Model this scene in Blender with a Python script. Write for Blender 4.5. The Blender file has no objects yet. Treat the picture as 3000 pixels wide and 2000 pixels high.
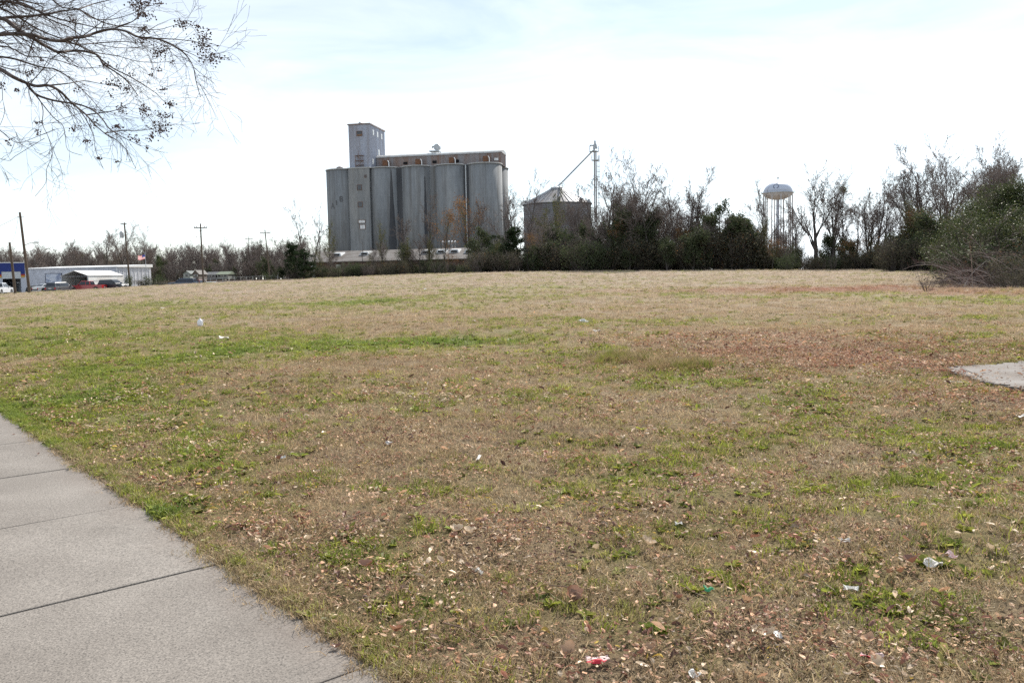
import bpy, bmesh, math, random
import numpy as np
from mathutils import Vector, Matrix, Euler

SC = bpy.context.scene
COL = SC.collection
R = math.radians
# ---------------------------------------------------------------- camera
F_PX = 2421.0                      # focal length in pixels of a 3000 px wide frame
EYE = Vector((0, 0, 1.6))
cam_d = bpy.data.cameras.new('camera')
cam_d.sensor_width = 36.0
cam_d.lens = 36.0 * F_PX / 3000.0
cam_d.clip_start = 0.05
cam_d.clip_end = 6000
cam = bpy.data.objects.new('camera', cam_d)
COL.objects.link(cam)
CAM_R = Matrix.Rotation(R(90 - 4.62), 3, 'X') @ Matrix.Rotation(R(-1.1), 3, 'Z')
cam.matrix_world = Matrix.Translation(EYE) @ CAM_R.to_4x4()
SC.camera = cam
# ---------------------------------------------------------------- sky, sun, exposure
SUN_EL, SUN_AZ = 39.0, 24.0        # azimuth measured from +Y (view direction) to the right
world = bpy.data.worlds.new('World')
SC.world = world
world.use_nodes = True
wn, wl = world.node_tree.nodes, world.node_tree.links
wn.clear()
w_out = wn.new('ShaderNodeOutputWorld')
w_bg = wn.new('ShaderNodeBackground')
w_bg.inputs['Strength'].default_value = 0.09
w_sky = wn.new('ShaderNodeTexSky')
w_sky.sky_type = 'NISHITA'
w_sky.sun_disc = False
w_sky.sun_elevation = R(SUN_EL)
w_sky.sun_rotation = R(SUN_AZ)
w_sky.altitude = 50
w_sky.air_density = 1.0
w_sky.dust_density = 0.15
w_sky.ozone_density = 1.0
w_tc = wn.new('ShaderNodeTexCoord')
w_map = wn.new('ShaderNodeMapping')
w_map.inputs['Scale'].default_value = (1.0, 1.3, 5.5)
w_map.inputs['Rotation'].default_value = (0.12, 0.1, 0.6)
w_n = wn.new('ShaderNodeTexNoise')
w_n.inputs['Scale'].default_value = 2.1
w_n.inputs['Detail'].default_value = 7
w_n.inputs['Roughness'].default_value = 0.55
w_n.inputs['Distortion'].default_value = 0.6
w_rmp = wn.new('ShaderNodeMapRange')
w_rmp.inputs['From Min'].default_value = 0.36
w_rmp.inputs['From Max'].default_value = 0.66
w_rmp.inputs['To Min'].default_value = 0.40
w_rmp.inputs['To Max'].default_value = 0.95
w_mix = wn.new('ShaderNodeMix')
w_mix.data_type = 'RGBA'
w_bw = wn.new('ShaderNodeRGBToBW')
w_gain = wn.new('ShaderNodeMath'); w_gain.operation = 'MULTIPLY_ADD'; w_gain.inputs[1].default_value = 0.85; w_gain.inputs[2].default_value = 5.4
w_cloud = wn.new('ShaderNodeMix'); w_cloud.data_type = 'RGBA'; w_cloud.blend_type = 'MULTIPLY'; w_cloud.inputs['Factor'].default_value = 1.0
[i for i in w_cloud.inputs if i.name=='B' and i.type=='RGBA'][0].default_value = (0.92, 1.0, 1.07, 1)
wl.new(w_sky.outputs['Color'], w_bw.inputs['Color']); wl.new(w_bw.outputs['Val'], w_gain.inputs[0]); wl.new(w_gain.outputs[0], [i for i in w_cloud.inputs if i.name=='A' and i.type=='RGBA'][0])
wl.new([o for o in w_cloud.outputs if o.type=='RGBA'][0], [i for i in w_mix.inputs if i.name=='B' and i.type=='RGBA'][0])
wl.new(w_tc.outputs['Generated'], w_map.inputs['Vector'])
wl.new(w_map.outputs['Vector'], w_n.inputs['Vector'])
wl.new(w_n.outputs['Fac'], w_rmp.inputs['Value'])
wl.new(w_rmp.outputs['Result'], w_mix.inputs['Factor'])
wl.new(w_sky.outputs['Color'], [i for i in w_mix.inputs if i.name=='A' and i.type=='RGBA'][0])
wl.new([o for o in w_mix.outputs if o.type=='RGBA'][0], w_bg.inputs['Color'])
wl.new(w_bg.outputs['Background'], w_out.inputs['Surface'])

sun_d = bpy.data.lights.new('sun', 'SUN')
sun_d.energy = 5.0
sun_d.angle = R(0.53)
sun_d.color = (1.0, 0.945, 0.86)
sun = bpy.data.objects.new('sun', sun_d)
COL.objects.link(sun)
SUN_DIR = Vector((math.sin(R(SUN_AZ)) * math.cos(R(SUN_EL)), math.cos(R(SUN_AZ)) * math.cos(R(SUN_EL)), math.sin(R(SUN_EL))))
sun.rotation_euler = SUN_DIR.to_track_quat('Z', 'Y').to_euler()
sun.location = (60, 60, 120)
vs = SC.view_settings
vs.view_transform = 'Standard'
vs.look = 'None'
vs.exposure = 0.54
vs.gamma = 1.0
vs.use_curve_mapping = False
SC.render.engine = 'CYCLES'
SC.cycles.max_bounces = 4
SC.cycles.use_adaptive_sampling = True
SC.cycles.adaptive_threshold = 0.01
SC.cycles.diffuse_bounces = 2
SC.cycles.transmission_bounces = 4
SC.cycles.transparent_max_bounces = 8
SC.cycles.sample_clamp_direct = 6.0
SC.cycles.sample_clamp_indirect = 3.0
SC.cycles.use_denoising = False
SC.render.film_transparent = False

# ---------------------------------------------------------------- projection helpers
def ray(px, py):
    return CAM_R @ Vector(((px - 1500) / F_PX, -(py - 1000) / F_PX, -1.0))
def at(px, py, Y):
    d = ray(px, py)
    return EYE + d * (Y / d.y)
def ppm(Y):                         # pixels of the 3000 px frame per metre at distance Y
    return F_PX / Y

# ---------------------------------------------------------------- value noise in numpy
def _hash(ix, iy, seed):
    h = (ix.astype(np.int64) * 374761393 + iy.astype(np.int64) * 668265263 + seed * 974711) & 0x7fffffff
    h = ((h ^ (h >> 13)) * 1274126177) & 0x7fffffff
    return ((h ^ (h >> 16)) & 0xffff) / 65535.0
def vnoise(x, y, seed=0):
    ix, iy = np.floor(x), np.floor(y)
    fx, fy = x - ix, y - iy
    fx, fy = fx * fx * (3 - 2 * fx), fy * fy * (3 - 2 * fy)
    a, b = _hash(ix, iy, seed), _hash(ix + 1, iy, seed)
    c, d = _hash(ix, iy + 1, seed), _hash(ix + 1, iy + 1, seed)
    return (a * (1 - fx) + b * fx) * (1 - fy) + (c * (1 - fx) + d * fx) * fy
def fbm(x, y, seed=0, oct=4):
    s, a, t = 0.0, 1.0, 0.0
    for k in range(oct):
        s = s + a * vnoise(x * 2 ** k + 17.3 * k, y * 2 ** k - 9.1 * k, seed + k)
        t += a
        a *= 0.55
    return s / t

# ---------------------------------------------------------------- terrain
SW_P = np.array((-0.60, 3.29))                    # a point on the sidewalk's right edge
SW_D = np.array((-0.640, 0.768)); SW_D = SW_D / np.linalg.norm(SW_D)
SW_N = np.array((-SW_D[1], SW_D[0]))              # towards the left side of the sidewalk
SW_W = 1.52
_edge = [(-600, 866, 118), (0, 862, 118), (80, 857, 120), (300, 846, 126), (500, 834, 132), (700, 825, 140), (850, 818, 146),
         (1000, 812, 146), (1200, 804, 138), (1400, 798, 126), (1700, 794, 118), (2000, 791, 115), (2500, 790, 106), (2700, 790, 100),
         (3000, 792, 92), (3600, 800, 90)]
_et, _eh, _ey = [], [], []
for _px, _py, _Y in _edge:
    _p = at(_px, _py, _Y)
    _et.append(_p.x / _p.y); _eh.append(_p.z); _ey.append(_Y)
_et, _eh, _ey = np.array(_et), np.array(_eh), np.array(_ey)
def terrain(x, y):
    x = np.asarray(x, float); y = np.asarray(y, float)
    yy = np.maximum(y, 1e-3)
    t = np.clip(x / yy, -2, 2)
    H = np.interp(t, _et, _eh); Ye = np.interp(t, _et, _ey)
    s = np.clip(y, 0, None) / Ye
    up = np.clip(s, 0, 1)
    z = H * up ** 1.6
    over = np.clip((s - 1.0) / 0.22, 0, 1)
    drop = np.interp(t, [-0.6, -0.28, -0.2, 0.6], [0.75, 0.5, 0.9, 0.9])
    z = z - drop * over * over * (3 - 2 * over)
    z = np.where(s > 1.2, np.maximum(z, z * np.exp(-(s - 1.2) * 0.8)), z)
    rr = np.hypot(x, y)
    side = (x - SW_P[0]) * SW_N[0] + (y - SW_P[1]) * SW_N[1]      # >0 : on or past the sidewalk
    away = np.clip(-side / 1.2, 0, 1)
    bump = (fbm(x * 0.22, y * 0.22, 3, 3) - 0.5) * 0.30 + (fbm(x * 1.1, y * 1.1, 8, 3) - 0.5) * 0.07
    z = z + bump * away * np.clip(1.2 - rr / 160, 0.15, 1)
    return z
def tz(x, y):
    return float(terrain(np.array([x]), np.array([y]))[0])
def ground(px, py):
    d = ray(px, py)
    Y = np.concatenate([np.linspace(2, 30, 400), np.linspace(30, 200, 700)])
    k = Y / d.y
    X, Z = EYE.x + d.x * k, EYE.z + d.z * k
    hit = np.nonzero(Z < terrain(X, Y))[0]
    i = hit[0] if len(hit) else len(Y) - 1
    return Vector((X[i], Y[i], float(terrain(X[i:i + 1], Y[i:i + 1])[0])))

# ---------------------------------------------------------------- object helpers
def tag(o, label=None, cat=None, group=None, kind=None):
    if label: o['label'] = label
    if cat: o['category'] = cat
    if group: o['group'] = group
    if kind: o['kind'] = kind
    return o
def empty(name, loc, rz=0.0, label=None, cat=None, group=None, kind=None):
    o = bpy.data.objects.new(name, None)
    o.empty_display_size = 0.2
    o.location = loc
    o.rotation_euler = (0, 0, rz)
    COL.objects.link(o)
    return tag(o, label, cat, group, kind)
def link(name, mesh, parent=None, loc=None):
    o = bpy.data.objects.new(name, mesh)
    COL.objects.link(o)
    if parent is not None: o.parent = parent
    if loc is not None: o.location = loc
    return o
class MB:
    def __init__(self): self.v, self.f = [], []
    def add(self, vs, fs):
        n = len(self.v)
        self.v += [tuple(p) for p in vs]
        self.f += [tuple(i + n for i in q) for q in fs]
        return self
    def box(self, x0, x1, y0, y1, z0, z1):
        return self.add([(x0, y0, z0), (x1, y0, z0), (x1, y1, z0), (x0, y1, z0), (x0, y0, z1), (x1, y0, z1), (x1, y1, z1), (x0, y1, z1)],
                        [(0, 3, 2, 1), (4, 5, 6, 7), (0, 1, 5, 4), (1, 2, 6, 5), (2, 3, 7, 6), (3, 0, 4, 7)])
    def hexa(self, p):                       # eight corners, bottom ring then top ring
        return self.add(p, [(0, 3, 2, 1), (4, 5, 6, 7), (0, 1, 5, 4), (1, 2, 6, 5), (2, 3, 7, 6), (3, 0, 4, 7)])
    def tube(self, pts, rad, k=6, caps=True):
        pts = [Vector(p) for p in pts]
        if not hasattr(rad, '__len__'): rad = [rad] * len(pts)
        vs, fs = [], []
        n = len(pts)
        for i, p in enumerate(pts):
            d = (pts[min(i + 1, n - 1)] - pts[max(i - 1, 0)])
            if d.length < 1e-9: d = Vector((0, 0, 1))
            d.normalize()
            a = d.cross(Vector((0, 0, 1)) if abs(d.z) < 0.9 else Vector((1, 0, 0))).normalized()
            b = d.cross(a)
            for j in range(k):
                an = 2 * math.pi * j / k
                vs.append(p + (a * math.cos(an) + b * math.sin(an)) * rad[i])
        for i in range(n - 1):
            for j in range(k):
                j2 = (j + 1) % k
                fs.append((i * k + j, i * k + j2, (i + 1) * k + j2, (i + 1) * k + j))
        if caps and k > 2:
            fs.append(tuple(reversed(range(k))))
            fs.append(tuple((n - 1) * k + j for j in range(k)))
        return self.add(vs, fs)
    def lathe(self, prof, k=24, c=(0, 0, 0), close=True):
        vs, fs = [], []
        for r, z in prof:
            for j in range(k):
                a = 2 * math.pi * j / k
                vs.append((c[0] + r * math.cos(a), c[1] + r * math.sin(a), c[2] + z))
        for i in range(len(prof) - 1):
            for j in range(k):
                j2 = (j + 1) % k
                fs.append((i * k + j, i * k + j2, (i + 1) * k + j2, (i + 1) * k + j))
        if close:
            fs.append(tuple(reversed(range(k))))
            fs.append(tuple((len(prof) - 1) * k + j for j in range(k)))
        return self.add(vs, fs)
    def prism(self, poly, y0, y1):           # polygon in x,z extruded along y
        n = len(poly)
        vs = [(x, y0, z) for x, z in poly] + [(x, y1, z) for x, z in poly]
        fs = [tuple(range(n)), tuple(reversed(range(n, 2 * n)))]
        for i in range(n):
            j = (i + 1) % n
            fs.append((j, i, n + i, n + j))
        return self.add(vs, fs)
    def mesh(self, name, mat=None, smooth=False):
        m = bpy.data.meshes.new(name)
        m.from_pydata(self.v, [], self.f)
        if mat: m.materials.append(mat)
        if smooth:
            m.polygons.foreach_set('use_smooth', [True] * len(m.polygons))
        m.update()
        return m
    def build(self, name, mat, parent=None, loc=None, smooth=False, bevel=0):
        o = link(name, self.mesh(name, mat, smooth), parent, loc)
        if bevel:
            b = o.modifiers.new('bevel', 'BEVEL'); b.width = bevel; b.segments = 2; b.limit_method = 'ANGLE'
        return o

# ---------------------------------------------------------------- materials
def new_mat(name):
    m = bpy.data.materials.new(name)
    m.use_nodes = True
    nt = m.node_tree
    for n in list(nt.nodes):
        if n.type not in ('BSDF_PRINCIPLED', 'OUTPUT_MATERIAL'): nt.nodes.remove(n)
    b = next(n for n in nt.nodes if n.type == 'BSDF_PRINCIPLED')
    return m, nt, b
def N(nt, t, **kw):
    n = nt.nodes.new(t)
    for k, v in kw.items():
        if k in n.inputs: n.inputs[k].default_value = v
        else: setattr(n, k, v)
    return n
def ramp(nt, stops):
    n = nt.nodes.new('ShaderNodeValToRGB')
    e = n.color_ramp.elements
    while len(e) > 1: e.remove(e[0])
    e[0].position = stops[0][0]; e[0].color = (*stops[0][1], 1)
    for p, c in stops[1:]:
        x = e.new(p); x.color = (*c, 1)
    return n
def mixc(nt, fac, a, b, mode='MIX'):
    n = nt.nodes.new('ShaderNodeMix'); n.data_type = 'RGBA'; n.blend_type = mode
    for sock, val in (('Factor', fac), ('A', a), ('B', b)):
        s = n.inputs[sock] if sock == 'Factor' else [i for i in n.inputs if i.name == sock and i.type == 'RGBA'][0]
        if isinstance(val, (int, float)): s.default_value = val
        elif isinstance(val, tuple): s.default_value = (*val, 1)
        else: nt.links.new(val, s)
    return [o for o in n.outputs if o.type == 'RGBA'][0]
def pos_noise(nt, scale, stretch=(1, 1, 1), detail=5, rough=0.6, coord='world'):
    if coord == 'world':
        src = N(nt, 'ShaderNodeNewGeometry').outputs['Position']
    else:
        src = N(nt, 'ShaderNodeTexCoord').outputs['Object']
    mp = N(nt, 'ShaderNodeMapping', Scale=stretch)
    nt.links.new(src, mp.inputs['Vector'])
    n = N(nt, 'ShaderNodeTexNoise', Scale=scale, Detail=detail, Roughness=rough)
    nt.links.new(mp.outputs['Vector'], n.inputs['Vector'])
    return n.outputs['Fac']
def plain(name, col, rough=0.7, var=0.25, scale=3.0, metallic=0.0, stretch=(1, 1, 1), bump=0.0, coord='world', spec=0.3):
    m, nt, b = new_mat(name)
    f = pos_noise(nt, scale, stretch, coord=coord)
    lo = tuple(c * (1 - var) for c in col); hi = tuple(min(1, c * (1 + var)) for c in col)
    r = ramp(nt, [(0.3, lo), (0.7, hi)])
    nt.links.new(f, r.inputs['Fac'])
    nt.links.new(r.outputs['Color'], b.inputs['Base Color'])
    b.inputs['Roughness'].default_value = rough
    b.inputs['Metallic'].default_value = metallic
    b.inputs['Specular IOR Level'].default_value = spec
    if bump:
        bp = N(nt, 'ShaderNodeBump', Strength=bump, Distance=0.05)
        nt.links.new(f, bp.inputs['Height']); nt.links.new(bp.outputs['Normal'], b.inputs['Normal'])
    return m
def stained(name, col, stain, amount=0.5, scale=0.5, stretch=(1, 1, 0.12), rough=0.85, metallic=0.0, fine=4.0):
    m, nt, b = new_mat(name)
    f = pos_noise(nt, scale, stretch, 6, 0.65)
    g = pos_noise(nt, fine, (1, 1, 1), 4, 0.6)
    r = ramp(nt, [(0.5 - 0.12, (0, 0, 0)), (0.5 + 0.16, (amount,) * 3)])
    nt.links.new(f, r.inputs['Fac'])
    c = mixc(nt, r.outputs['Color'], col, stain)
    r2 = ramp(nt, [(0.3, (0.82,) * 3), (0.7, (1.12,) * 3)])
    nt.links.new(g, r2.inputs['Fac'])
    c = mixc(nt, 1.0, c, r2.outputs['Color'], 'MULTIPLY')
    nt.links.new(c, b.inputs['Base Color'])
    b.inputs['Roughness'].default_value = rough
    b.inputs['Metallic'].default_value = metallic
    b.inputs['Specular IOR Level'].default_value = 0.25
    return m
def foliage(name, c0, c1, trans=0.35, gloss=0.06, use_tint=False, rough=0.35, tint_var=0.35):
    """thin leaf or blade: diffuse + translucent + a little gloss, colour differs per leaf and per instance"""
    m = bpy.data.materials.new(name); m.use_nodes = True
    nt = m.node_tree; nt.nodes.clear()
    out = N(nt, 'ShaderNodeOutputMaterial')
    geo = N(nt, 'ShaderNodeNewGeometry')
    oi = N(nt, 'ShaderNodeObjectInfo')
    ad = N(nt, 'ShaderNodeMath', operation='ADD'); fr = N(nt, 'ShaderNodeMath', operation='FRACT')
    mul = N(nt, 'ShaderNodeMath', operation='MULTIPLY'); mul.inputs[1].default_value = 7.31
    nt.links.new(oi.outputs['Random'], mul.inputs[0])
    nt.links.new(geo.outputs['Random Per Island'], ad.inputs[0]); nt.links.new(mul.outputs[0], ad.inputs[1])
    nt.links.new(ad.outputs[0], fr.inputs[0])
    if use_tint:
        at_ = N(nt, 'ShaderNodeAttribute', attribute_name='tint', attribute_type='INSTANCER')
        r = ramp(nt, [(0, (1 - tint_var,) * 3), (1, (1 + tint_var,) * 3)])
        nt.links.new(fr.outputs[0], r.inputs['Fac'])
        col = mixc(nt, 1.0, at_.outputs['Color'], r.outputs['Color'], 'MULTIPLY')
    else:
        r = ramp(nt, [(0, c0), (1, c1)])
        nt.links.new(fr.outputs[0], r.inputs['Fac'])
        col = r.outputs['Color']
    d = N(nt, 'ShaderNodeBsdfDiffuse'); t = N(nt, 'ShaderNodeBsdfTranslucent'); g = N(nt, 'ShaderNodeBsdfGlossy', Roughness=rough)
    g.inputs['Color'].default_value = (0.9, 0.9, 0.85, 1)
    nt.links.new(col, d.inputs['Color']); nt.links.new(col, t.inputs['Color'])
    m1 = N(nt, 'ShaderNodeMixShader', Fac=trans); m2 = N(nt, 'ShaderNodeMixShader', Fac=gloss)
    nt.links.new(d.outputs[0], m1.inputs[1]); nt.links.new(t.outputs[0], m1.inputs[2])
    nt.links.new(m1.outputs[0], m2.inputs[1]); nt.links.new(g.outputs[0], m2.inputs[2])
    nt.links.new(m2.outputs[0], out.inputs['Surface'])
    return m

# ---------------------------------------------------------------- instancing for uncountable cover
PROTO = bpy.data.collections.new('cover_sources')      # not linked to the scene: only sources for scattered cover
def scatter(name, protos, pts, rot, scl, idx, tint=None, label=None):
    """one stuff object: points with geometry-node instances of the source meshes"""
    c = bpy.data.collections.new(name + '_sources')
    for i, pm in enumerate(protos):
        o = bpy.data.objects.new('%s_%02d_source' % (name, i), pm)
        c.objects.link(o)
    n = len(pts)
    me = bpy.data.meshes.new(name)
    me.vertices.add(n)
    me.vertices.foreach_set('co', np.asarray(pts, np.float32).ravel())
    def att(nm, ty, dat, key):
        a = me.attributes.new(nm, ty, 'POINT')
        a.data.foreach_set(key, np.asarray(dat, np.int32 if ty == 'INT' else np.float32).ravel())
    att('rot', 'FLOAT_VECTOR', rot, 'vector')
    att('scl', 'FLOAT', scl, 'value')
    att('pick', 'INT', idx, 'value')
    if tint is not None:
        att('tint', 'FLOAT_COLOR', np.concatenate([tint, np.ones((n, 1))], 1), 'color')
    me.update()
    o = link(name, me)
    ng = bpy.data.node_groups.new(name + '_nodes', 'GeometryNodeTree')
    ng.interface.new_socket('Geometry', in_out='INPUT', socket_type='NodeSocketGeometry')
    ng.interface.new_socket('Geometry', in_out='OUTPUT', socket_type='NodeSocketGeometry')
    gi, go = ng.nodes.new('NodeGroupInput'), ng.nodes.new('NodeGroupOutput')
    ci = ng.nodes.new('GeometryNodeCollectionInfo')
    ci.inputs['Collection'].default_value = c
    ci.inputs['Separate Children'].default_value = True
    ci.inputs['Reset Children'].default_value = True
    iop = ng.nodes.new('GeometryNodeInstanceOnPoints')
    iop.inputs['Pick Instance'].default_value = True
    def na(nm, ty):
        x = ng.nodes.new('GeometryNodeInputNamedAttribute'); x.data_type = ty; x.inputs['Name'].default_value = nm
        return [s for s in x.outputs if s.enabled and s.name == 'Attribute'][0]
    e2r = ng.nodes.new('FunctionNodeEulerToRotation')
    L = ng.links.new
    L(gi.outputs[0], iop.inputs['Points']); L(ci.outputs[0], iop.inputs['Instance'])
    L(na('pick', 'INT'), iop.inputs['Instance Index'])
    L(na('rot', 'FLOAT_VECTOR'), e2r.inputs[0]); L(e2r.outputs[0], iop.inputs['Rotation'])
    L(na('scl', 'FLOAT'), iop.inputs['Scale'])
    L(iop.outputs[0], go.inputs[0])
    md = o.modifiers.new('scatter', 'NODES'); md.node_group = ng
    tag(o, label, None, None, 'stuff')
    return o
# ================================================================ ground colour fields (kinds of growth, real colours)
rng = np.random.default_rng(11)
def _patches(lst):
    out = []
    for px, py, rx, ry, a in lst:
        w = ground(px, py)
        sx = max(0.15, abs(ground(px + rx, py).x - w.x))
        sy = max(0.15, 0.5 * abs(ground(px, py - ry).y - ground(px, py + ry).y))
        out.append((w.x, w.y, sx, sy, a))
    return out
GREEN = _patches([(300, 968, 420, 22, .5), (120, 1010, 350, 42, .5), (700, 1035, 480, 28, .55), (1000, 1012, 250, 22, .6), (1290, 1000, 100, 14, 1.2),
                  (1400, 1002, 200, 12, .5), (1120, 878, 180, 10, .5), (1400, 850, 350, 8, .45), (1000, 888, 140, 9, .5), (1618, 932, 26, 5, 1.3),
                  (1500, 936, 110, 5, .5), (1720, 1030, 220, 30, .4), (2130, 1112, 250, 22, .6), (440, 1250, 130, 26, 1.1), (590, 1320, 190, 46, .6),
                  (520, 1500, 100, 30, .8), (250, 900, 320, 16, .35), (1900, 1420, 300, 60, .3), (1250, 1420, 200, 40, .4), (2500, 1260, 320, 55, .35),
                  (2420, 1190, 200, 18, .45), (2100, 1750, 130, 50, .5), (2720, 1800, 160, 60, .6), (2950, 1870, 130, 60, .55), (1060, 1650, 130, 60, .6),
                  (260, 1190, 300, 50, .7), (520, 1390, 160, 50, .5), (700, 1210, 200, 26, .15), (1250, 1150, 300, 40, .15), (250, 1090, 260, 40, .45), (2850, 1330, 300, 60, .3),
                  (2700, 1420, 300, 50, .35), (1750, 1700, 120, 40, .4), (1500, 1500, 160, 40, .3),
                  (1700, 905, 800, 22, -.35), (2400, 930, 600, 55, -.5), (800, 1095, 350, 34, -.15), (1330, 1090, 280, 46, -.3), (1500, 1240, 420, 34, -.25),
                  (960, 1290, 240, 26, -.35), (900, 925, 420, 20, -.25), (1300, 960, 500, 10, -.3), (1300, 1640, 200, 40, -.3), (2600, 1640, 300, 60, -.2)])
LEAF = _patches([(2550, 1045, 620, 62, 1.0), (2200, 1005, 420, 26, .8), (2850, 1180, 260, 24, .8), (2050, 990, 260, 16, .6), (1950, 1960, 520, 70, .55),
                 (2400, 1900, 400, 60, .5), (1400, 1620, 300, 60, .4), (700, 1560, 140, 50, .35), (900, 1800, 160, 60, .4)])
RED = _patches([(2480, 846, 330, 7, 1.0), (2000, 852, 300, 5, .35), (2850, 858, 220, 7, .7), (2300, 1000, 500, 40, .25), (1900, 905, 200, 10, .2)])
TALL = _patches([(2000, 1075, 90, 12, 1.0), (1850, 1055, 120, 14, .6), (1280, 1005, 40, 8, .5), (2760, 850, 120, 10, .8), (2640, 860, 60, 8, .6), (2950, 855, 90, 10, .9)])
def pf(lst, x, y):
    s = np.zeros_like(x)
    wx = x + (fbm(x * 0.5, y * 0.5, 31, 3) - 0.5) * 1.6 * np.clip(y / 12, 0.3, 3)
    wy = y + (fbm(x * 0.5, y * 0.5, 41, 3) - 0.5) * 1.6 * np.clip(y / 12, 0.3, 3)
    for cx, cy, sx, sy, a in lst:
        d = ((wx - cx) / sx) ** 2 + ((wy - cy) / sy) ** 2
        s = s + a * np.exp(-d * 0.9)
    return s
def fields(x, y):
    x = np.asarray(x, float); y = np.asarray(y, float)
    far = np.clip((y - 14) / 45, 0, 1)
    sx = x / (1 + far * 4); 
    n1 = fbm(x * 0.33, y * 0.25, 1, 4); n2 = fbm(x * 1.7, y * 1.7, 5, 3); n3 = fbm(x * 0.07, y * 0.05, 9, 3)
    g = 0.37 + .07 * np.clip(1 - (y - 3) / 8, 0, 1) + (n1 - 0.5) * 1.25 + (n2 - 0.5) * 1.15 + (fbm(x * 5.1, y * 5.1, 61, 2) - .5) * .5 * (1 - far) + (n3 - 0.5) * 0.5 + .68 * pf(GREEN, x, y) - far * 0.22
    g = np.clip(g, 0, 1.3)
    near = np.clip(1 - (y - 4) / 12, 0, 1)
    lf = 0.10 + 0.50 * near + (fbm(x * 0.8, y * 0.8, 21, 3) - 0.5) * 0.7 * (0.35 + near) + pf(LEAF, x, y)
    lf = np.clip(lf, 0, 1)
    rd = np.clip(pf(RED, x, y) + (n2 - .5) * .12, 0, 1)
    return g, lf, rd, n1, n2
def lerp(a, b, t): return a + (b - a) * t[:, None]
def grass_tint(x, y, jit=True):
    g, lf, rd, n1, n2 = fields(x, y)
    n = len(x)
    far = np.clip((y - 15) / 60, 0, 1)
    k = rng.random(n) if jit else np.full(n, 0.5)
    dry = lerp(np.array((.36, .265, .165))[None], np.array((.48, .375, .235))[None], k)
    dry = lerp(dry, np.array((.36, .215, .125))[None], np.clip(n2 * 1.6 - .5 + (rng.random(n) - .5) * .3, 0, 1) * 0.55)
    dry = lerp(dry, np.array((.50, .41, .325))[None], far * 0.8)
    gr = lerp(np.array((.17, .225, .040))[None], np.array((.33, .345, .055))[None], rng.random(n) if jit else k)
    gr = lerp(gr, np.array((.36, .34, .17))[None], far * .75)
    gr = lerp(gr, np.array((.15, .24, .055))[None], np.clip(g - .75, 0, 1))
    thr = rng.random(n) * 1.0 + 0.0 if jit else np.full(n, .45)
    f = np.clip((g - thr) * 3.0 + 0.5, 0, 1) if jit else np.clip(g, 0, 1) * .85
    c = lerp(dry, gr, f)
    c = lerp(c, np.array((.36, .155, .115))[None], rd * (0.75 if jit else .7))
    if jit: c = c * (0.78 + 0.44 * rng.random(n))[:, None]
    return np.clip(c, 0.01, 0.9), f, lf
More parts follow.
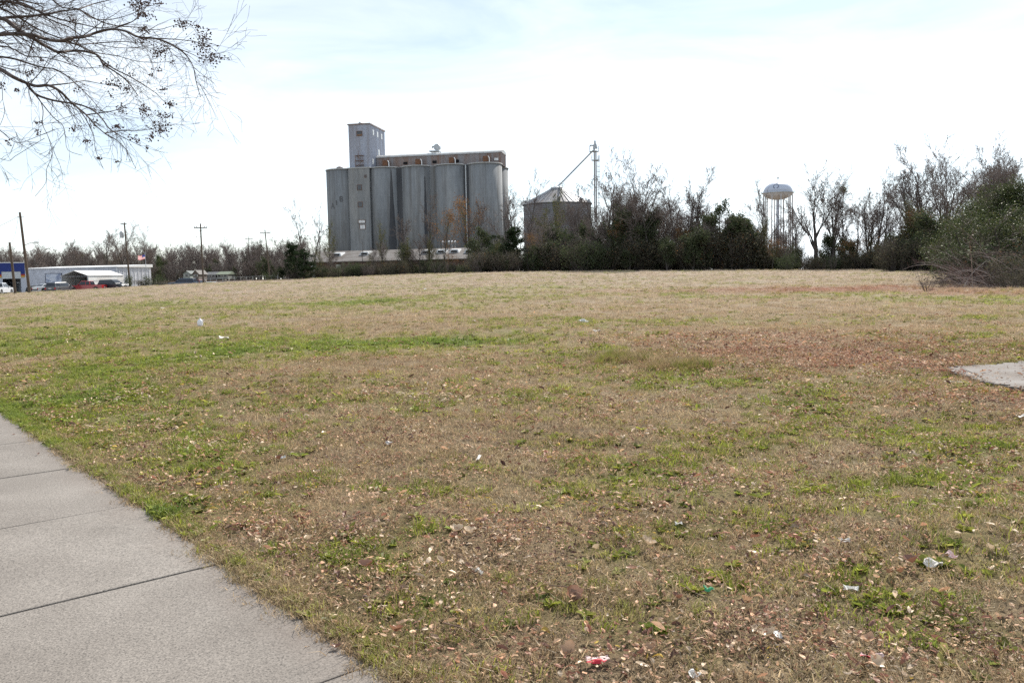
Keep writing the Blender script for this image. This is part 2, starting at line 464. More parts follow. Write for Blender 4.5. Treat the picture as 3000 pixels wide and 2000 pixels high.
# ================================================================ ground sheet
def build_ground():
    a_f = np.arange(-48, 48.01, 0.45)
    a_r = np.concatenate([np.arange(51, 180, 3.0), np.arange(-180, -49, 3.0)])
    ang = np.sort(np.concatenate([a_f, a_r]))
    rad = [0.25]
    while rad[-1] < 1250:
        r = rad[-1]
        rad.append(r + max(0.05, r * (0.018 if r < 40 else 0.03 if r < 250 else 0.12)))
    rad = np.array(rad)
    A, Rr = np.meshgrid(np.radians(ang), rad)
    X, Y = Rr * np.sin(A), Rr * np.cos(A)
    nr, na = X.shape
    x, y = X.ravel(), Y.ravel()
    z = terrain(x, y)
    co = np.stack([x, y, z], 1)
    co = np.concatenate([co, [[0, 0, terrain(np.array([0.]), np.array([0.]))[0]]]])
    i, j = np.meshgrid(np.arange(nr - 1), np.arange(na), indexing='ij')
    j2 = (j + 1) % na
    q = np.stack([i * na + j, i * na + j2, (i + 1) * na + j2, (i + 1) * na + j], -1).reshape(-1, 4)[:, ::-1]
    faces = q.tolist()
    c = nr * na
    faces += [(c, int((jj + 1) % na), int(jj)) for jj in range(na)]
    me = bpy.data.meshes.new('ground')
    me.from_pydata(co.tolist(), [], faces)
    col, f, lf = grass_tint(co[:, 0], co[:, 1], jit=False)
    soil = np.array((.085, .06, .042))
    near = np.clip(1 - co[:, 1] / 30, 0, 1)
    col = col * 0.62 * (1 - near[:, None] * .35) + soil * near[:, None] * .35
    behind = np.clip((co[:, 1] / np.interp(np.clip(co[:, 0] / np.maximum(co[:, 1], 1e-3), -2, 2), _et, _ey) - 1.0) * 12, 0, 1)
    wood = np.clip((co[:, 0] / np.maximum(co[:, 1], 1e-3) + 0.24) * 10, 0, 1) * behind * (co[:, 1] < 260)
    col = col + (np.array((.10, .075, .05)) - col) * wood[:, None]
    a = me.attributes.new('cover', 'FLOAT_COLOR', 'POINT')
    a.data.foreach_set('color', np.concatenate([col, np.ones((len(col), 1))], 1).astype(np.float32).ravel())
    me.polygons.foreach_set('use_smooth', [True] * len(me.polygons))
    m, nt, b = new_mat('field_soil_and_thatch')
    at_ = N(nt, 'ShaderNodeAttribute', attribute_name='cover')
    n1 = pos_noise(nt, 22, (1, 1, 1), 5, 0.7); n2 = pos_noise(nt, 3.2, (1, 1, 1), 5, 0.65); n3 = pos_noise(nt, 90, (1, 1, 1), 3, 0.7)
    r1 = ramp(nt, [(0.32, (.45,) * 3), (0.68, (1.5,) * 3)]); nt.links.new(n1, r1.inputs['Fac'])
    r2 = ramp(nt, [(0.3, (.75,) * 3), (0.7, (1.22,) * 3)]); nt.links.new(n2, r2.inputs['Fac'])
    c = mixc(nt, 1.0, at_.outputs['Color'], r1.outputs['Color'], 'MULTIPLY')
    c = mixc(nt, 1.0, c, r2.outputs['Color'], 'MULTIPLY')
    nt.links.new(c, b.inputs['Base Color'])
    b.inputs['Roughness'].default_value = 0.95; b.inputs['Specular IOR Level'].default_value = 0.1
    bp = N(nt, 'ShaderNodeBump', Strength=0.9, Distance=0.02)
    ad = N(nt, 'ShaderNodeMath', operation='ADD'); nt.links.new(n1, ad.inputs[0]); nt.links.new(n3, ad.inputs[1])
    nt.links.new(ad.outputs[0], bp.inputs['Height']); nt.links.new(bp.outputs['Normal'], b.inputs['Normal'])
    me.materials.append(m)
    tag(link('ground', me), kind='structure')
build_ground()

# ================================================================ sidewalk of cast concrete slabs
def concrete_walk():
    m, nt, b = new_mat('sidewalk_concrete')
    geo = N(nt, 'ShaderNodeNewGeometry')
    f1 = pos_noise(nt, 1.3, (1, 1, 1), 5, .6); f2 = pos_noise(nt, 105, (1, 1, 1), 2, .85); f3 = pos_noise(nt, 45, (1, 1, 1), 4, .7)
    r1 = ramp(nt, [(.3, (.205, .184, .165)), (.55, (.245, .222, .20)), (.75, (.28, .254, .23))]); nt.links.new(f1, r1.inputs['Fac'])
    r2 = ramp(nt, [(.37, (.12,) * 3), (.47, (.92,) * 3), (.58, (1.1,) * 3), (.68, (1.7,) * 3)]); nt.links.new(f2, r2.inputs['Fac'])
    r3 = ramp(nt, [(.3, (.80,) * 3), (.7, (1.12,) * 3)]); nt.links.new(f3, r3.inputs['Fac'])
    c = mixc(nt, .62, r1.outputs['Color'], r2.outputs['Color'], 'MULTIPLY')
    c = mixc(nt, 1.0, c, r3.outputs['Color'], 'MULTIPLY')
    # soil stain creeping in from the grass edge, with an uneven outline
    dp = N(nt, 'ShaderNodeVectorMath', operation='DOT_PRODUCT'); dp.inputs[1].default_value = (SW_N[0], SW_N[1], 0)
    nt.links.new(geo.outputs['Position'], dp.inputs[0])
    off = float(SW_P @ SW_N)
    mr = N(nt, 'ShaderNodeMapRange'); mr.inputs['From Min'].default_value = off; mr.inputs['From Max'].default_value = off + .55
    mr.inputs['To Min'].default_value = 1; mr.inputs['To Max'].default_value = 0
    nt.links.new(dp.outputs['Value'], mr.inputs['Value'])
    f4 = pos_noise(nt, 1.9, (1, 1, 1), 6, .65)
    f5 = pos_noise(nt, .55, (1, 1, 1), 5, .6)
    r5 = ramp(nt, [(.35, (.84, .82, .80)), (.65, (1.08, 1.07, 1.06))]); nt.links.new(f5, r5.inputs['Fac'])
    c = mixc(nt, 1.0, c, r5.outputs['Color'], 'MULTIPLY')
    mu = N(nt, 'ShaderNodeMath', operation='MULTIPLY'); nt.links.new(mr.outputs[0], mu.inputs[0]); nt.links.new(f4, mu.inputs[1])
    r4 = ramp(nt, [(.24, (0, 0, 0)), (.62, (.62,) * 3)]); nt.links.new(mu.outputs[0], r4.inputs['Fac'])
    c = mixc(nt, r4.outputs['Color'], c, (.17, .135, .115))
    nt.links.new(c, b.inputs['Base Color'])
    b.inputs['Roughness'].default_value = .82; b.inputs['Specular IOR Level'].default_value = .35
    bp = N(nt, 'ShaderNodeBump', Strength=.22, Distance=.003)
    nt.links.new(f2, bp.inputs['Height']); nt.links.new(bp.outputs['Normal'], b.inputs['Normal'])
    return m
M_WALK = concrete_walk()
M_SOIL = plain('dark_joint_soil', (.13, .105, .085), .95, .4, 30)
walk = empty('sidewalk', (SW_P[0], SW_P[1], 0), math.atan2(SW_D[1], SW_D[0]), kind='structure')
walk['label'] = 'pale concrete sidewalk of square slabs beside the grass'
# joints measured along the walk: at the joint seen lowest right, then one every 1.5 m
SLAB = 1.64
def slab_mesh(seed):
    rd = random.Random(seed)
    g = 0.009
    nx = 22
    v, f = [], []
    L, W, T = SLAB - 2 * g, SW_W, 0.11
    side = []
    for i in range(nx + 1):
        x = g + L * i / nx
        e = rd.uniform(-.006, .010) + (0.012 if i in (0, nx) else 0)
        side.append((x, e))
    for z in (-T, 0.0):
        for x, e in side: v.append((x, e, z))
        for x, e in side: v.append((x, W, z))
    n = nx + 1
    for i in range(nx):
        f.append((2 * n + i, 2 * n + i + 1, 3 * n + i + 1, 3 * n + i))
        f.append((i, i + 1, 2 * n + i + 1, 2 * n + i))
        f.append((n + i + 1, n + i, 3 * n + i, 3 * n + i + 1))
    f.append((0, 2 * n, 3 * n, n)); f.append((nx, n + nx, 3 * n + nx, 2 * n + nx))
    mb = MB(); mb.add(v, f)
    return mb.mesh('slab', M_WALK)
_sm = [slab_mesh(s) for s in range(4)]
rd = random.Random(5)
for k in range(-4, 15):
    o = link('slab', _sm[k % 4], walk, (k * SLAB - 0.02, 0, 0.022 + rd.uniform(-.004, .004)))
    o.rotation_euler = (rd.uniform(-.002, .002), rd.uniform(-.003, .003), 0)
    bv = o.modifiers.new('bevel', 'BEVEL'); bv.width = .006; bv.segments = 2; bv.limit_method = 'ANGLE'; bv.angle_limit = 1.0
MB().box(-4 * SLAB, 15 * SLAB, 0.03, SW_W - .03, -.2, -.012).build('joint_bed', M_SOIL, walk)

def edge_soil():
    v, f = [], []
    n = 420
    for i in range(n + 1):
        u_ = -1.5 + 16 * i / n
        a = .5 + .5 * math.sin(u_ * 2.1) * math.sin(u_ * .73 + 1)
        w = .012 + .05 * float(fbm(np.array([u_ * 3.1]), np.array([2.0]), 51, 4)[0]) * (.3 + a) + .02 * float(vnoise(np.array([u_ * 19.0]), np.array([0.5]), 9)[0])
        v += [(u_, -.05, .008), (u_, -.008, .027), (u_, w * .45, .026), (u_, w * .8, .0228)]
    for i in range(n):
        for j in range(3):
            k = i * 4 + j
            f.append((k, k + 4, k + 5, k + 1))
    o = MB().add(v, f).build('edge_soil', stained('soil_and_dead_grass_edge', (.10, .072, .05), (.20, .155, .10), .8, 9, (1, 1, 1), .95, 0, 40), walk)
edge_soil()
# ================================================================ old pavement showing through the leaves on the right
def old_pad():
    top = [(2768, 1082), (2800, 1079), (2850, 1078), (2905, 1076), (2945, 1070), (2990, 1066), (3100, 1062), (3260, 1058)]
    bot = [(3260, 1200), (3100, 1168), (3010, 1148), (2960, 1140), (2915, 1131), (2870, 1120), (2830, 1108), (2795, 1095)]
    raw = [ground(*p) for p in top + bot]
    pts = []
    rj = random.Random(2)
    for i_, p in enumerate(raw):
        q = raw[(i_ + 1) % len(raw)]
        for k_ in range(9):
            t_ = p.lerp(q, k_ / 9); t_.x += rj.gauss(0, .045); t_.y += rj.gauss(0, .05); pts.append(t_)
    z = max(p.z for p in pts) * .5 + min(p.z for p in pts) * .5
    bm = bmesh.new()
    vs = [bm.verts.new((p.x, p.y, p.z + .035)) for p in pts]
    fc = bm.faces.new(vs)
    if fc.normal.z < 0: fc.normal_flip()
    ex = bmesh.ops.extrude_face_region(bm, geom=[fc])
    for e in ex['geom']:
        if isinstance(e, bmesh.types.BMVert): e.co.z -= .12
    bmesh.ops.recalc_face_normals(bm, faces=bm.faces)
    bmesh.ops.triangulate(bm, faces=bm.faces)
    me = bpy.data.meshes.new('old_pavement'); bm.to_mesh(me); bm.free()
    m = stained('old_pavement_aggregate', (.225, .207, .195), (.12, .09, .07), .7, 1.1, (1, 1, 1), .9, 0, 55)
    me.materials.append(m)
    tag(link('old_pavement', me), kind='structure')
    return np.array([(p.x, p.y) for p in pts])
PAD = old_pad()
def in_poly(x, y, P):
    ins = np.zeros(len(x), bool)
    j = len(P) - 1
    for i in range(len(P)):
        c = ((P[i, 1] > y) != (P[j, 1] > y)) & (x < (P[j, 0] - P[i, 0]) * (y - P[i, 1]) / (P[j, 1] - P[i, 1] + 1e-12) + P[i, 0])
        ins ^= c
        j = i
    return ins
def on_walk(x, y, pad=0.0):
    s = (x - SW_P[0]) * SW_N[0] + (y - SW_P[1]) * SW_N[1]
    return (s > -pad) & (s < SW_W + pad)

# ================================================================ grass, weeds, leaf litter
M_GRASS = foliage('grass_blades', None, None, .42, .02, True, .45, .5)
M_LEAF = foliage('dead_leaves', None, None, .18, .03, True, .5, .55)
def blades_mesh(name, n, rad, hmin, hmax, lean, width, seed, flat=0.0, mat=None, arc=1.0):
    r = np.random.default_rng(seed)
    v, f = [], []
    for i in range(n):
        a = r.uniform(0, 2 * np.pi); q = rad * math.sqrt(r.uniform(0, 1))
        bx, by = q * math.cos(a), q * math.sin(a)
        h = r.uniform(hmin, hmax); d = r.uniform(0, 2 * np.pi)
        ln = lean * r.uniform(.3, 1.2) * h
        lx, ly = math.cos(d) * ln, math.sin(d) * ln
        if r.uniform() < flat:
            lx, ly = math.cos(d) * h, math.sin(d) * h; h *= .22
        w = width * r.uniform(.6, 1.3)
        wa = r.uniform(0, np.pi); wx, wy = math.cos(wa) * w, math.sin(wa) * w
        k = len(v)
        mx, my, mz = bx + lx * .35 / arc, by + ly * .35 / arc, h * .62
        v += [(bx - wx, by - wy, -.01), (bx + wx, by + wy, -.01), (mx + wx * .8, my + wy * .8, mz), (mx - wx * .8, my - wy * .8, mz), (bx + lx, by + ly, h)]
        f += [(k, k + 1, k + 2, k + 3), (k + 3, k + 2, k + 4)]
    m = bpy.data.meshes.new(name); m.from_pydata(v, [], f); m.materials.append(mat or M_GRASS)
    return m
def rosette_mesh(name, n, L, W, seed):
    r = np.random.default_rng(seed)
    v, f = [], []
    for i in range(n):
        a = 2 * np.pi * i / n + r.uniform(-.5, .5); l = L * r.uniform(.6, 1.2); w = W * r.uniform(.7, 1.2)
        cx, cy = math.cos(a), math.sin(a); ex, ey = -cy, cx
        up = r.uniform(.25, .9)
        pts = [(0, 0), (.35, 1), (.7, .85), (1, 0), (.7, -.85), (.35, -1)]
        k = len(v)
        for t, s in pts:
            z = l * up * (t - .55 * t * t) + abs(s) * w * .25
            v.append((cx * l * t * (1 - .3 * up) + ex * s * w, cy * l * t * (1 - .3 * up) + ey * s * w, z))
        f += [(k, k + 1, k + 2, k + 3), (k, k + 3, k + 4, k + 5)]
    m = bpy.data.meshes.new(name); m.from_pydata(v, [], f); m.materials.append(M_GRASS)
    return m
def leaf_shape(L, W, curl, bend, r, lobes=0):
    """a dead leaf: small bent grid with a lobed outline, lying on z=0"""
    v, f = [], []
    nu, nv = 6, 2
    for i in range(nu + 1):
        t = i / nu
        w = W * (math.sin(math.pi * min(1, t * .95 + .03)) ** .8) * (1 + (lobes * (.35 if i % 2 else -.25)))
        for j in range(-nv // 2, nv // 2 + 1):
            s = j / (nv / 2)
            x = (t - .5) * L; y = s * w
            z = curl * abs(s) ** 1.5 * w + bend * L * (4 * (t - .5) ** 2) * .5 + r.uniform(-.04, .04) * L
            v.append((x, y, z))
    n = nv + 1
    for i in range(nu):
        for j in range(nv):
            f.append((i * n + j, (i + 1) * n + j, (i + 1) * n + j + 1, i * n + j + 1))
    return v, f
def litter_mesh(name, n, rad, L, seed, stand=.35):
    r = np.random.default_rng(seed)
    mb = MB()
    for i in range(n):
        l = L * r.uniform(.45, 1.25)
        v, f = leaf_shape(l, l * r.uniform(.12, .27), r.uniform(-1.0, 1.3), r.uniform(-.5, .8), r)
        e = Euler((r.normal(0, stand), r.normal(0, stand), r.uniform(0, 6.28))).to_matrix()
        a = r.uniform(0, 6.28); q = rad * math.sqrt(r.uniform(0, 1))
        o = Vector((q * math.cos(a), q * math.sin(a), r.uniform(.012, .045)))
        mb.add([e @ Vector(p) + o for p in v], f)
    m = mb.mesh(name, M_LEAF)
    return m
def sample_cone(n, y0, y1, tmin=-.74, tmax=.72):
    u = rng.random(n)
    y = np.sqrt(y0 * y0 + u * (y1 * y1 - y0 * y0))
    t = tmin + rng.random(n) * (tmax - tmin)
    return t * y, y
def build_grass():
    P = [blades_mesh('thatch', 60, .12, .018, .050, 1.9, .0021, 1, .60),
         blades_mesh('thatch', 60, .13, .015, .045, 2.0, .0022, 2, .70),
         blades_mesh('dry', 44, .08, .02, .060, 1.4, .0020, 3, .35),
         blades_mesh('green', 44, .08, .02, .060, 1.1, .0023, 4, .2),
         blades_mesh('green', 40, .07, .02, .05, 1.4, .0026, 5, .25),
         rosette_mesh('weed', 9, .060, .016, 6), rosette_mesh('weed', 13, .048, .013, 7), rosette_mesh('weed', 7, .085, .013, 8),
         blades_mesh('tall', 60, .11, .10, .26, .8, .0026, 9, .1), blades_mesh('tall', 44, .08, .07, .19, 1.0, .0025, 10, .15),
         blades_mesh('fine', 80, .20, .015, .045, 2.2, .0018, 12, .75), blades_mesh('straw', 8, .12, .03, .09, 2.2, .0018, 13, .7)]
    bands = [(2.6, 5, 170, 1.0), (5, 9, 130, 1.05), (9, 16, 62, 1.2), (16, 28, 26, 1.5), (28, 50, 9, 2.0), (50, 90, 3.4, 2.7), (90, 160, 1.5, 3.2)]
    X, Y, S = [], [], []
    for y0, y1, den, sc in bands:
        area = .5 * (.74 + .72) * (y1 * y1 - y0 * y0)
        n = int(den * area)
        x, y = sample_cone(n, y0, y1)
        X.append(x); Y.append(y); S.append(np.full(n, sc) * (0.75 + .5 * rng.random(n)))
    # a margin beside and behind the camera so that the lawn goes on there
    n = 2600
    X.append(rng.uniform(-9, 9, n)); Y.append(rng.uniform(-3, 3, n)); S.append(np.full(n, 1.2))
    x, y, s = np.concatenate(X), np.concatenate(Y), np.concatenate(S)
    # tufts hanging over the walk's edge
    n = 2200
    u_ = -1.5 + 15.5 * rng.random(n) ** 1.4; q_ = rng.normal(-.05, .035, n)
    ex, ey = SW_P[0] + SW_D[0] * u_ + SW_N[0] * q_, SW_P[1] + SW_D[1] * u_ + SW_N[1] * q_
    # the rank clumps in the middle of the field
    tx, ty = [], []
    for cx, cy, sx, sy, a in TALL[:2]:
        tx.append(rng.normal(cx, sx * .55, 170)); ty.append(rng.normal(cy, sy * .5, 170))
    n_e = len(ex); n_t = 340
    keep = ~on_walk(x, y, .02) & ~in_poly(x, y, PAD)
    Ye = np.interp(np.clip(x / np.maximum(y, 1e-3), -2, 2), _et, _ey)
    keep &= (y < Ye * 1.03)
    x, y, s = x[keep], y[keep], s[keep]
    x = np.concatenate([x, ex] + tx); y = np.concatenate([y, ey] + ty); s = np.concatenate([s, np.full(n_e, .8), np.full(n_t, 1.0)])
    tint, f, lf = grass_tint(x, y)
    tint[-n_t:] *= np.array((.72, .74, .62))
    g, _, rd_, n1, n2 = fields(x, y)
    tall = pf(TALL, x, y)
    keep = rng.random(len(x)) > np.clip(lf - .45, 0, .5)
    n = len(x)
    u = rng.random(n)
    greenish = f > .5
    idx = np.where(greenish, np.where(u < .34, 3, np.where(u < .58, 4, np.where(u < .74, 5, np.where(u < .90, 6, 7)))),
                   np.where(u < .30, 0, np.where(u < .55, 1, np.where(u < .74, 2, np.where(u < .92, 10, 11)))))
    idx = np.where((tall > .45) & (rng.random(n) < .5), 8 + (rng.random(n) < .5), idx)
    idx[-n_t:] = 8 + (rng.random(n_t) < .35)
    wild = (y > 20) & (rng.random(n) < .02)
    idx = np.where(wild, 9, idx)
    s = np.where((idx == 8) | (idx == 9), np.clip(s * .7, .7, 1.0), s)
    hs = s * (1 + .35 * np.clip(g - .5, 0, 1))
    z = terrain(x, y) + .024 * on_walk(x, y, .07)
    rot = np.stack([rng.normal(0, .08, n), rng.normal(0, .08, n), rng.random(n) * 6.283], 1)
    k = keep
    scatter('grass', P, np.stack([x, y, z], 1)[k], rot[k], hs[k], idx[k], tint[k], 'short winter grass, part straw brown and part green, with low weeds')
    # leaf litter
    Q = [litter_mesh('litter', 14, .20, .032, 21, .22), litter_mesh('litter', 11, .22, .040, 22, .28), litter_mesh('litter', 6, .18, .055, 23, .3),
         litter_mesh('litter', 22, .24, .022, 24, .25), litter_mesh('litter', 2, .06, .065, 25, .3), litter_mesh('litter', 3, .1, .05, 26, .5)]
    X, Y, S = [], [], []
    for y0, y1, den, sc in [(2.6, 5, 230, .80), (5, 9, 165, .86), (9, 16, 110, 1.1), (16, 26, 32, 1.4), (26, 50, 3, 1.6)]:
        n = int(den * .73 * (y1 * y1 - y0 * y0))
        x, y = sample_cone(n, y0, y1)
        X.append(x); Y.append(y); S.append(sc * (.7 + .6 * rng.random(n)))
    x, y, s = np.concatenate(X), np.concatenate(Y), np.concatenate(S)
    _, lf, _, _, _ = fields(x, y)
    clump = fbm(x * 2.2, y * 2.2, 77, 3)
    k = (rng.random(len(x)) < np.clip(lf * 1.05, 0, 1) * np.clip(np.maximum(.35 + (clump - .35) * 2.2, (lf - .55) * 2.2), .12, 1)) & ~on_walk(x, y, .15) & ~(in_poly(x, y, PAD) & (rng.random(len(x)) < .9))
    x, y, s, lf = x[k], y[k], s[k], lf[k]
    n = len(x)
    c0 = np.array([(.55, .36, .23), (.44, .25, .155), (.30, .14, .095), (.62, .48, .35), (.16, .08, .06), (.48, .33, .07)])
    w = np.array([.27, .25, .18, .14, .13, .03])
    tint = c0[rng.choice(6, n, p=w)] * (.8 + .4 * rng.random(n))[:, None]
    carpet = (np.clip((lf - .45) / .5, 0, 1) * (y > 8.5))[:, None]
    tint = tint * (1 - carpet) + tint * np.array((1.0, .94, .96)) * carpet
    idx = rng.choice(6, n, p=[.26, .2, .14, .24, .08, .08])
    rot = np.stack([rng.normal(0, .12, n), rng.normal(0, .12, n), rng.random(n) * 6.283], 1)
    scatter('leaf_litter', Q, np.stack([x, y, terrain(x, y) + .012], 1), rot, s, idx, tint, 'small dry brown leaf litter scattered through the grass')
build_grass()
# ================================================================ grain elevator of concrete silos
def silo_concrete():
    m, nt, b = new_mat('silo_concrete')
    big = pos_noise(nt, .16, (1, 1, .18), 5, .6); fine = pos_noise(nt, 1.3, (1, 1, .25), 5, .65)
    geo = N(nt, 'ShaderNodeNewGeometry'); sp = N(nt, 'ShaderNodeSeparateXYZ'); nt.links.new(geo.outputs['Position'], sp.inputs[0])
    r1 = ramp(nt, [(.3, (.185, .198, .212)), (.52, (.255, .268, .28)), (.72, (.31, .315, .312))]); nt.links.new(big, r1.inputs['Fac'])
    r2 = ramp(nt, [(.3, (.84,) * 3), (.7, (1.1,) * 3)]); nt.links.new(fine, r2.inputs['Fac'])
    c = mixc(nt, 1.0, r1.outputs['Color'], r2.outputs['Color'], 'MULTIPLY')
    # horizontal lines of the slip form, one every 1.25 m
    mu = N(nt, 'ShaderNodeMath', operation='MULTIPLY'); mu.inputs[1].default_value = .8
    fr = N(nt, 'ShaderNodeMath', operation='FRACT'); nt.links.new(sp.outputs['Z'], mu.inputs[0]); nt.links.new(mu.outputs[0], fr.inputs[0])
    r3 = ramp(nt, [(0, (.86,) * 3), (.08, (1,) * 3), (1, (1.0,) * 3)]); nt.links.new(fr.outputs[0], r3.inputs['Fac'])
    c = mixc(nt, 1.0, c, r3.outputs['Color'], 'MULTIPLY')
    # brown water stains
    st = pos_noise(nt, .5, (1, 1, .045), 6, .7)
    r4 = ramp(nt, [(.48, (0, 0, 0)), (.66, (.62,) * 3)]); nt.links.new(st, r4.inputs['Fac'])
    c = mixc(nt, r4.outputs['Color'], c, (.105, .095, .085))
    nt.links.new(c, b.inputs['Base Color']); b.inputs['Roughness'].default_value = .9; b.inputs['Specular IOR Level'].default_value = .2
    return m
M_SILO = silo_concrete()
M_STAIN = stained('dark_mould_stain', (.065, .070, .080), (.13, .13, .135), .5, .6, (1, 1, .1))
M_CORR = stained('weathered_tin', (.40, .44, .53), (.19, .14, .12), .5, .5, (1.6, 1.6, .10), .6, .25, 2.5)
M_CORR2 = stained('rusty_tin', (.30, .29, .30), (.22, .11, .06), .75, .5, (1.4, 1.4, .12), .65, .2, 2.5)
M_RIM = plain('pale_roof_slab', (.42, .43, .43), .8, .15, 1)
M_RUST = plain('rusted_iron', (.17, .085, .05), .85, .4, 3)
M_DARK = plain('dark_opening', (.012, .012, .014), .9, .2, 2)
M_PANE = plain('dusty_window_glass', (.62, .65, .66), .25, .1, 2, spec=.5)
M_GLASS = plain('dark_window_glass', (.025, .03, .04), .12, .2, 2, spec=.6)
M_STEEL = plain('galvanised_steel', (.42, .44, .46), .45, .2, 2, .6)
M_WHITE = plain('white_paint', (.74, .75, .76), .55, .06, 1.5)
M_WOOD = stained('grey_pole_wood', (.125, .095, .072), (.07, .055, .045), .6, 2.0, (2, 2, .15))
E0 = at(1420, 480, 245)
Z0 = tz(E0.x, E0.y) - 1.0
ZT = at(1420, 478, 240).z
ele = empty('grain_elevator', (E0.x, E0.y, 0), R(-10), 'tall grey concrete grain elevator with round bins and a tin headhouse tower', 'grain elevator')
BX = {'e': 0.0, 'd': -10.1, 'c': -20.2, 'b': -30.3, 'a': -43.6}
BR = 5.03
def bin_mesh(r, z0, z1, name='bin', k=48):
    return MB().lathe([(r, z0), (r, z1)], k).mesh(name, M_SILO, False)
def smooth_sides(me):
    for p in me.polygons:
        if abs(p.normal.z) < .5: p.use_smooth = True
bm_ = bin_mesh(BR, Z0, ZT); smooth_sides(bm_)
rim_ = MB().lathe([(BR + .18, ZT), (BR + .18, ZT + .32)], 48).mesh('rim', M_RIM); smooth_sides(rim_)
for k, x in BX.items():
    for row in (0, 1):
        o = link('bin', bm_, ele, (x, row * 10.1, 0))
        link('rim', rim_, o)
# infill between the bins
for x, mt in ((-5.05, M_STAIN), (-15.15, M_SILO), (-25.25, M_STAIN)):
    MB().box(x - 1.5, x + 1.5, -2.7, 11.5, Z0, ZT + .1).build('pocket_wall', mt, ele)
# flat stair panel between the two left bins, and the block behind it
MB().box(-40.2, -33.7, -4.75, 12, Z0, ZT + .05).build('stair_panel', M_SILO, ele)
MB().box(-40.45, -33.45, -4.95, 12.1, ZT + .06, ZT + .36).build('panel_rim', M_RIM, ele)
def win(parent, x, z, w, h, y, mat_p=M_GLASS, mat_f=M_RUST, name='window', bars=1):
    fr = MB()
    t = .10
    fr.box(x - w / 2, x + w / 2, y - .10, y + .02, z + h / 2 - t, z + h / 2).box(x - w / 2, x + w / 2, y - .10, y + .02, z - h / 2, z - h / 2 + t)
    fr.box(x - w / 2, x - w / 2 + t, y - .098, y + .02, z - h / 2 + t, z + h / 2 - t).box(x + w / 2 - t, x + w / 2, y - .098, y + .02, z - h / 2 + t, z + h / 2 - t)
    o = fr.build(name, mat_f, parent)
    n = bars + 1
    for i in range(n):
        a = x - w / 2 + t + (w - 2 * t) * i / n; b = x - w / 2 + t + (w - 2 * t) * (i + 1) / n
        MB().box(a + .03, b - .03, y - .04, y + .01, z - h / 2 + t, z + h / 2 - t).build('pane', mat_p, o)
    return o
def elz(py, Y=241): return at(1066, py, Y).z
win(ele, -36.9, elz(543), 1.45, 1.6, -4.76)
win(ele, -36.8, elz(594), 1.45, 1.6, -4.76)
win(ele, -34.9, elz(510), .6, .8, -4.76, bars=0)
o = win(ele, -36.5, elz(645), 2.2, 1.0, -4.76, M_WHITE, M_RUST, 'shutter'); o['label'] = 'pale boarded opening on the stair panel'
o = win(ele, -36.3, elz(661), 1.8, 1.4, -4.76, M_WHITE, M_RUST, 'shutter')
# dark mould run-downs on the sides of the bins, thin skins following the curve
def skin(x, a0, a1, z1, z0, w0=.25):
    v, f = [], []
    n, mz = 6, 14
    rr = random.Random(int(x * 10 + a0))
    for j in range(mz + 1):
        t = j / mz
        z = z1 + (z0 - z1) * t
        c = (a0 + a1) / 2; hw = (a1 - a0) / 2 * (w0 + (1 - w0) * min(1, t * 1.6)) * rr.uniform(.9, 1.1)
        for i in range(n + 1):
            a = c - hw + 2 * hw * i / n
            v.append((x + math.cos(a) * (BR + .012), math.sin(a) * (BR + .012), z))
    for j in range(mz):
        for i in range(n):
            k = j * (n + 1) + i
            f.append((k, k + 1, k + n + 2, k + n + 1))
    MB().add(v, f).build('mould_streak', M_STAIN, ele)
skin(BX['b'], R(-66), R(-40), ZT - .6, Z0, .12)
skin(BX['b'], R(-24), R(-3), ZT - 1, Z0, .5)
skin(BX['c'], R(-178), R(-160), ZT - 4, Z0, .4)
skin(BX['c'], R(-58), R(-46), ZT - 3, Z0 + 8, .25)
skin(BX['c'], R(-18), R(-3), ZT - 3, Z0, .5)
skin(BX['d'], R(-178), R(-164), ZT - 2, Z0, .5)
skin(BX['d'], R(-28), R(-4), ZT - .6, Z0, .3)
skin(BX['e'], R(-177), R(-152), ZT - .6, Z0, .3)
MB().box(-5.2, -4.9, -3.1, -2.72, Z0, ZT).build('downpipe', M_STEEL, ele)
# faded letters on the left bin
M_GRAF = plain('faded_black_letters', (.11, .115, .125), .9, .3, 2)
def letter(strokes, ang, z, s):
    v, f = [], []
    for (x0, y0, x1, y1) in strokes:
        dx, dy = x1 - x0, y1 - y0; l = math.hypot(dx, dy); nx, ny = -dy / l * .11, dx / l * .11
        q = [(x0 + nx, y0 + ny), (x1 + nx, y1 + ny), (x1 - nx, y1 - ny), (x0 - nx, y0 - ny)]
        k = len(v)
        for a, b in q:
            an = ang + a * s / BR
            v.append((BX['a'] + math.cos(an) * (BR + .014), math.sin(an) * (BR + .014), z + b * s))
        f.append((k, k + 1, k + 2, k + 3))
    o = MB().add(v, f).build('letter', M_GRAF, ele)
A_ = [(0, 0, .35, 1), (.35, 1, .7, 0), (.15, .4, .55, .4)]
I_ = [(.3, 0, .3, 1), (.3, 1, .1, .8)]
B_ = [(.1, 0, .1, 1), (.1, 1, .55, .9), (.55, .9, .55, .6), (.55, .55, .1, .5), (.1, .5, .6, .4), (.6, .4, .6, .1), (.6, .08, .1, 0)]
letter(A_, R(-118), elz(604), 1.7); letter(I_, R(-100), elz(594), 1.4); letter(B_, R(-84), elz(583), 1.5)
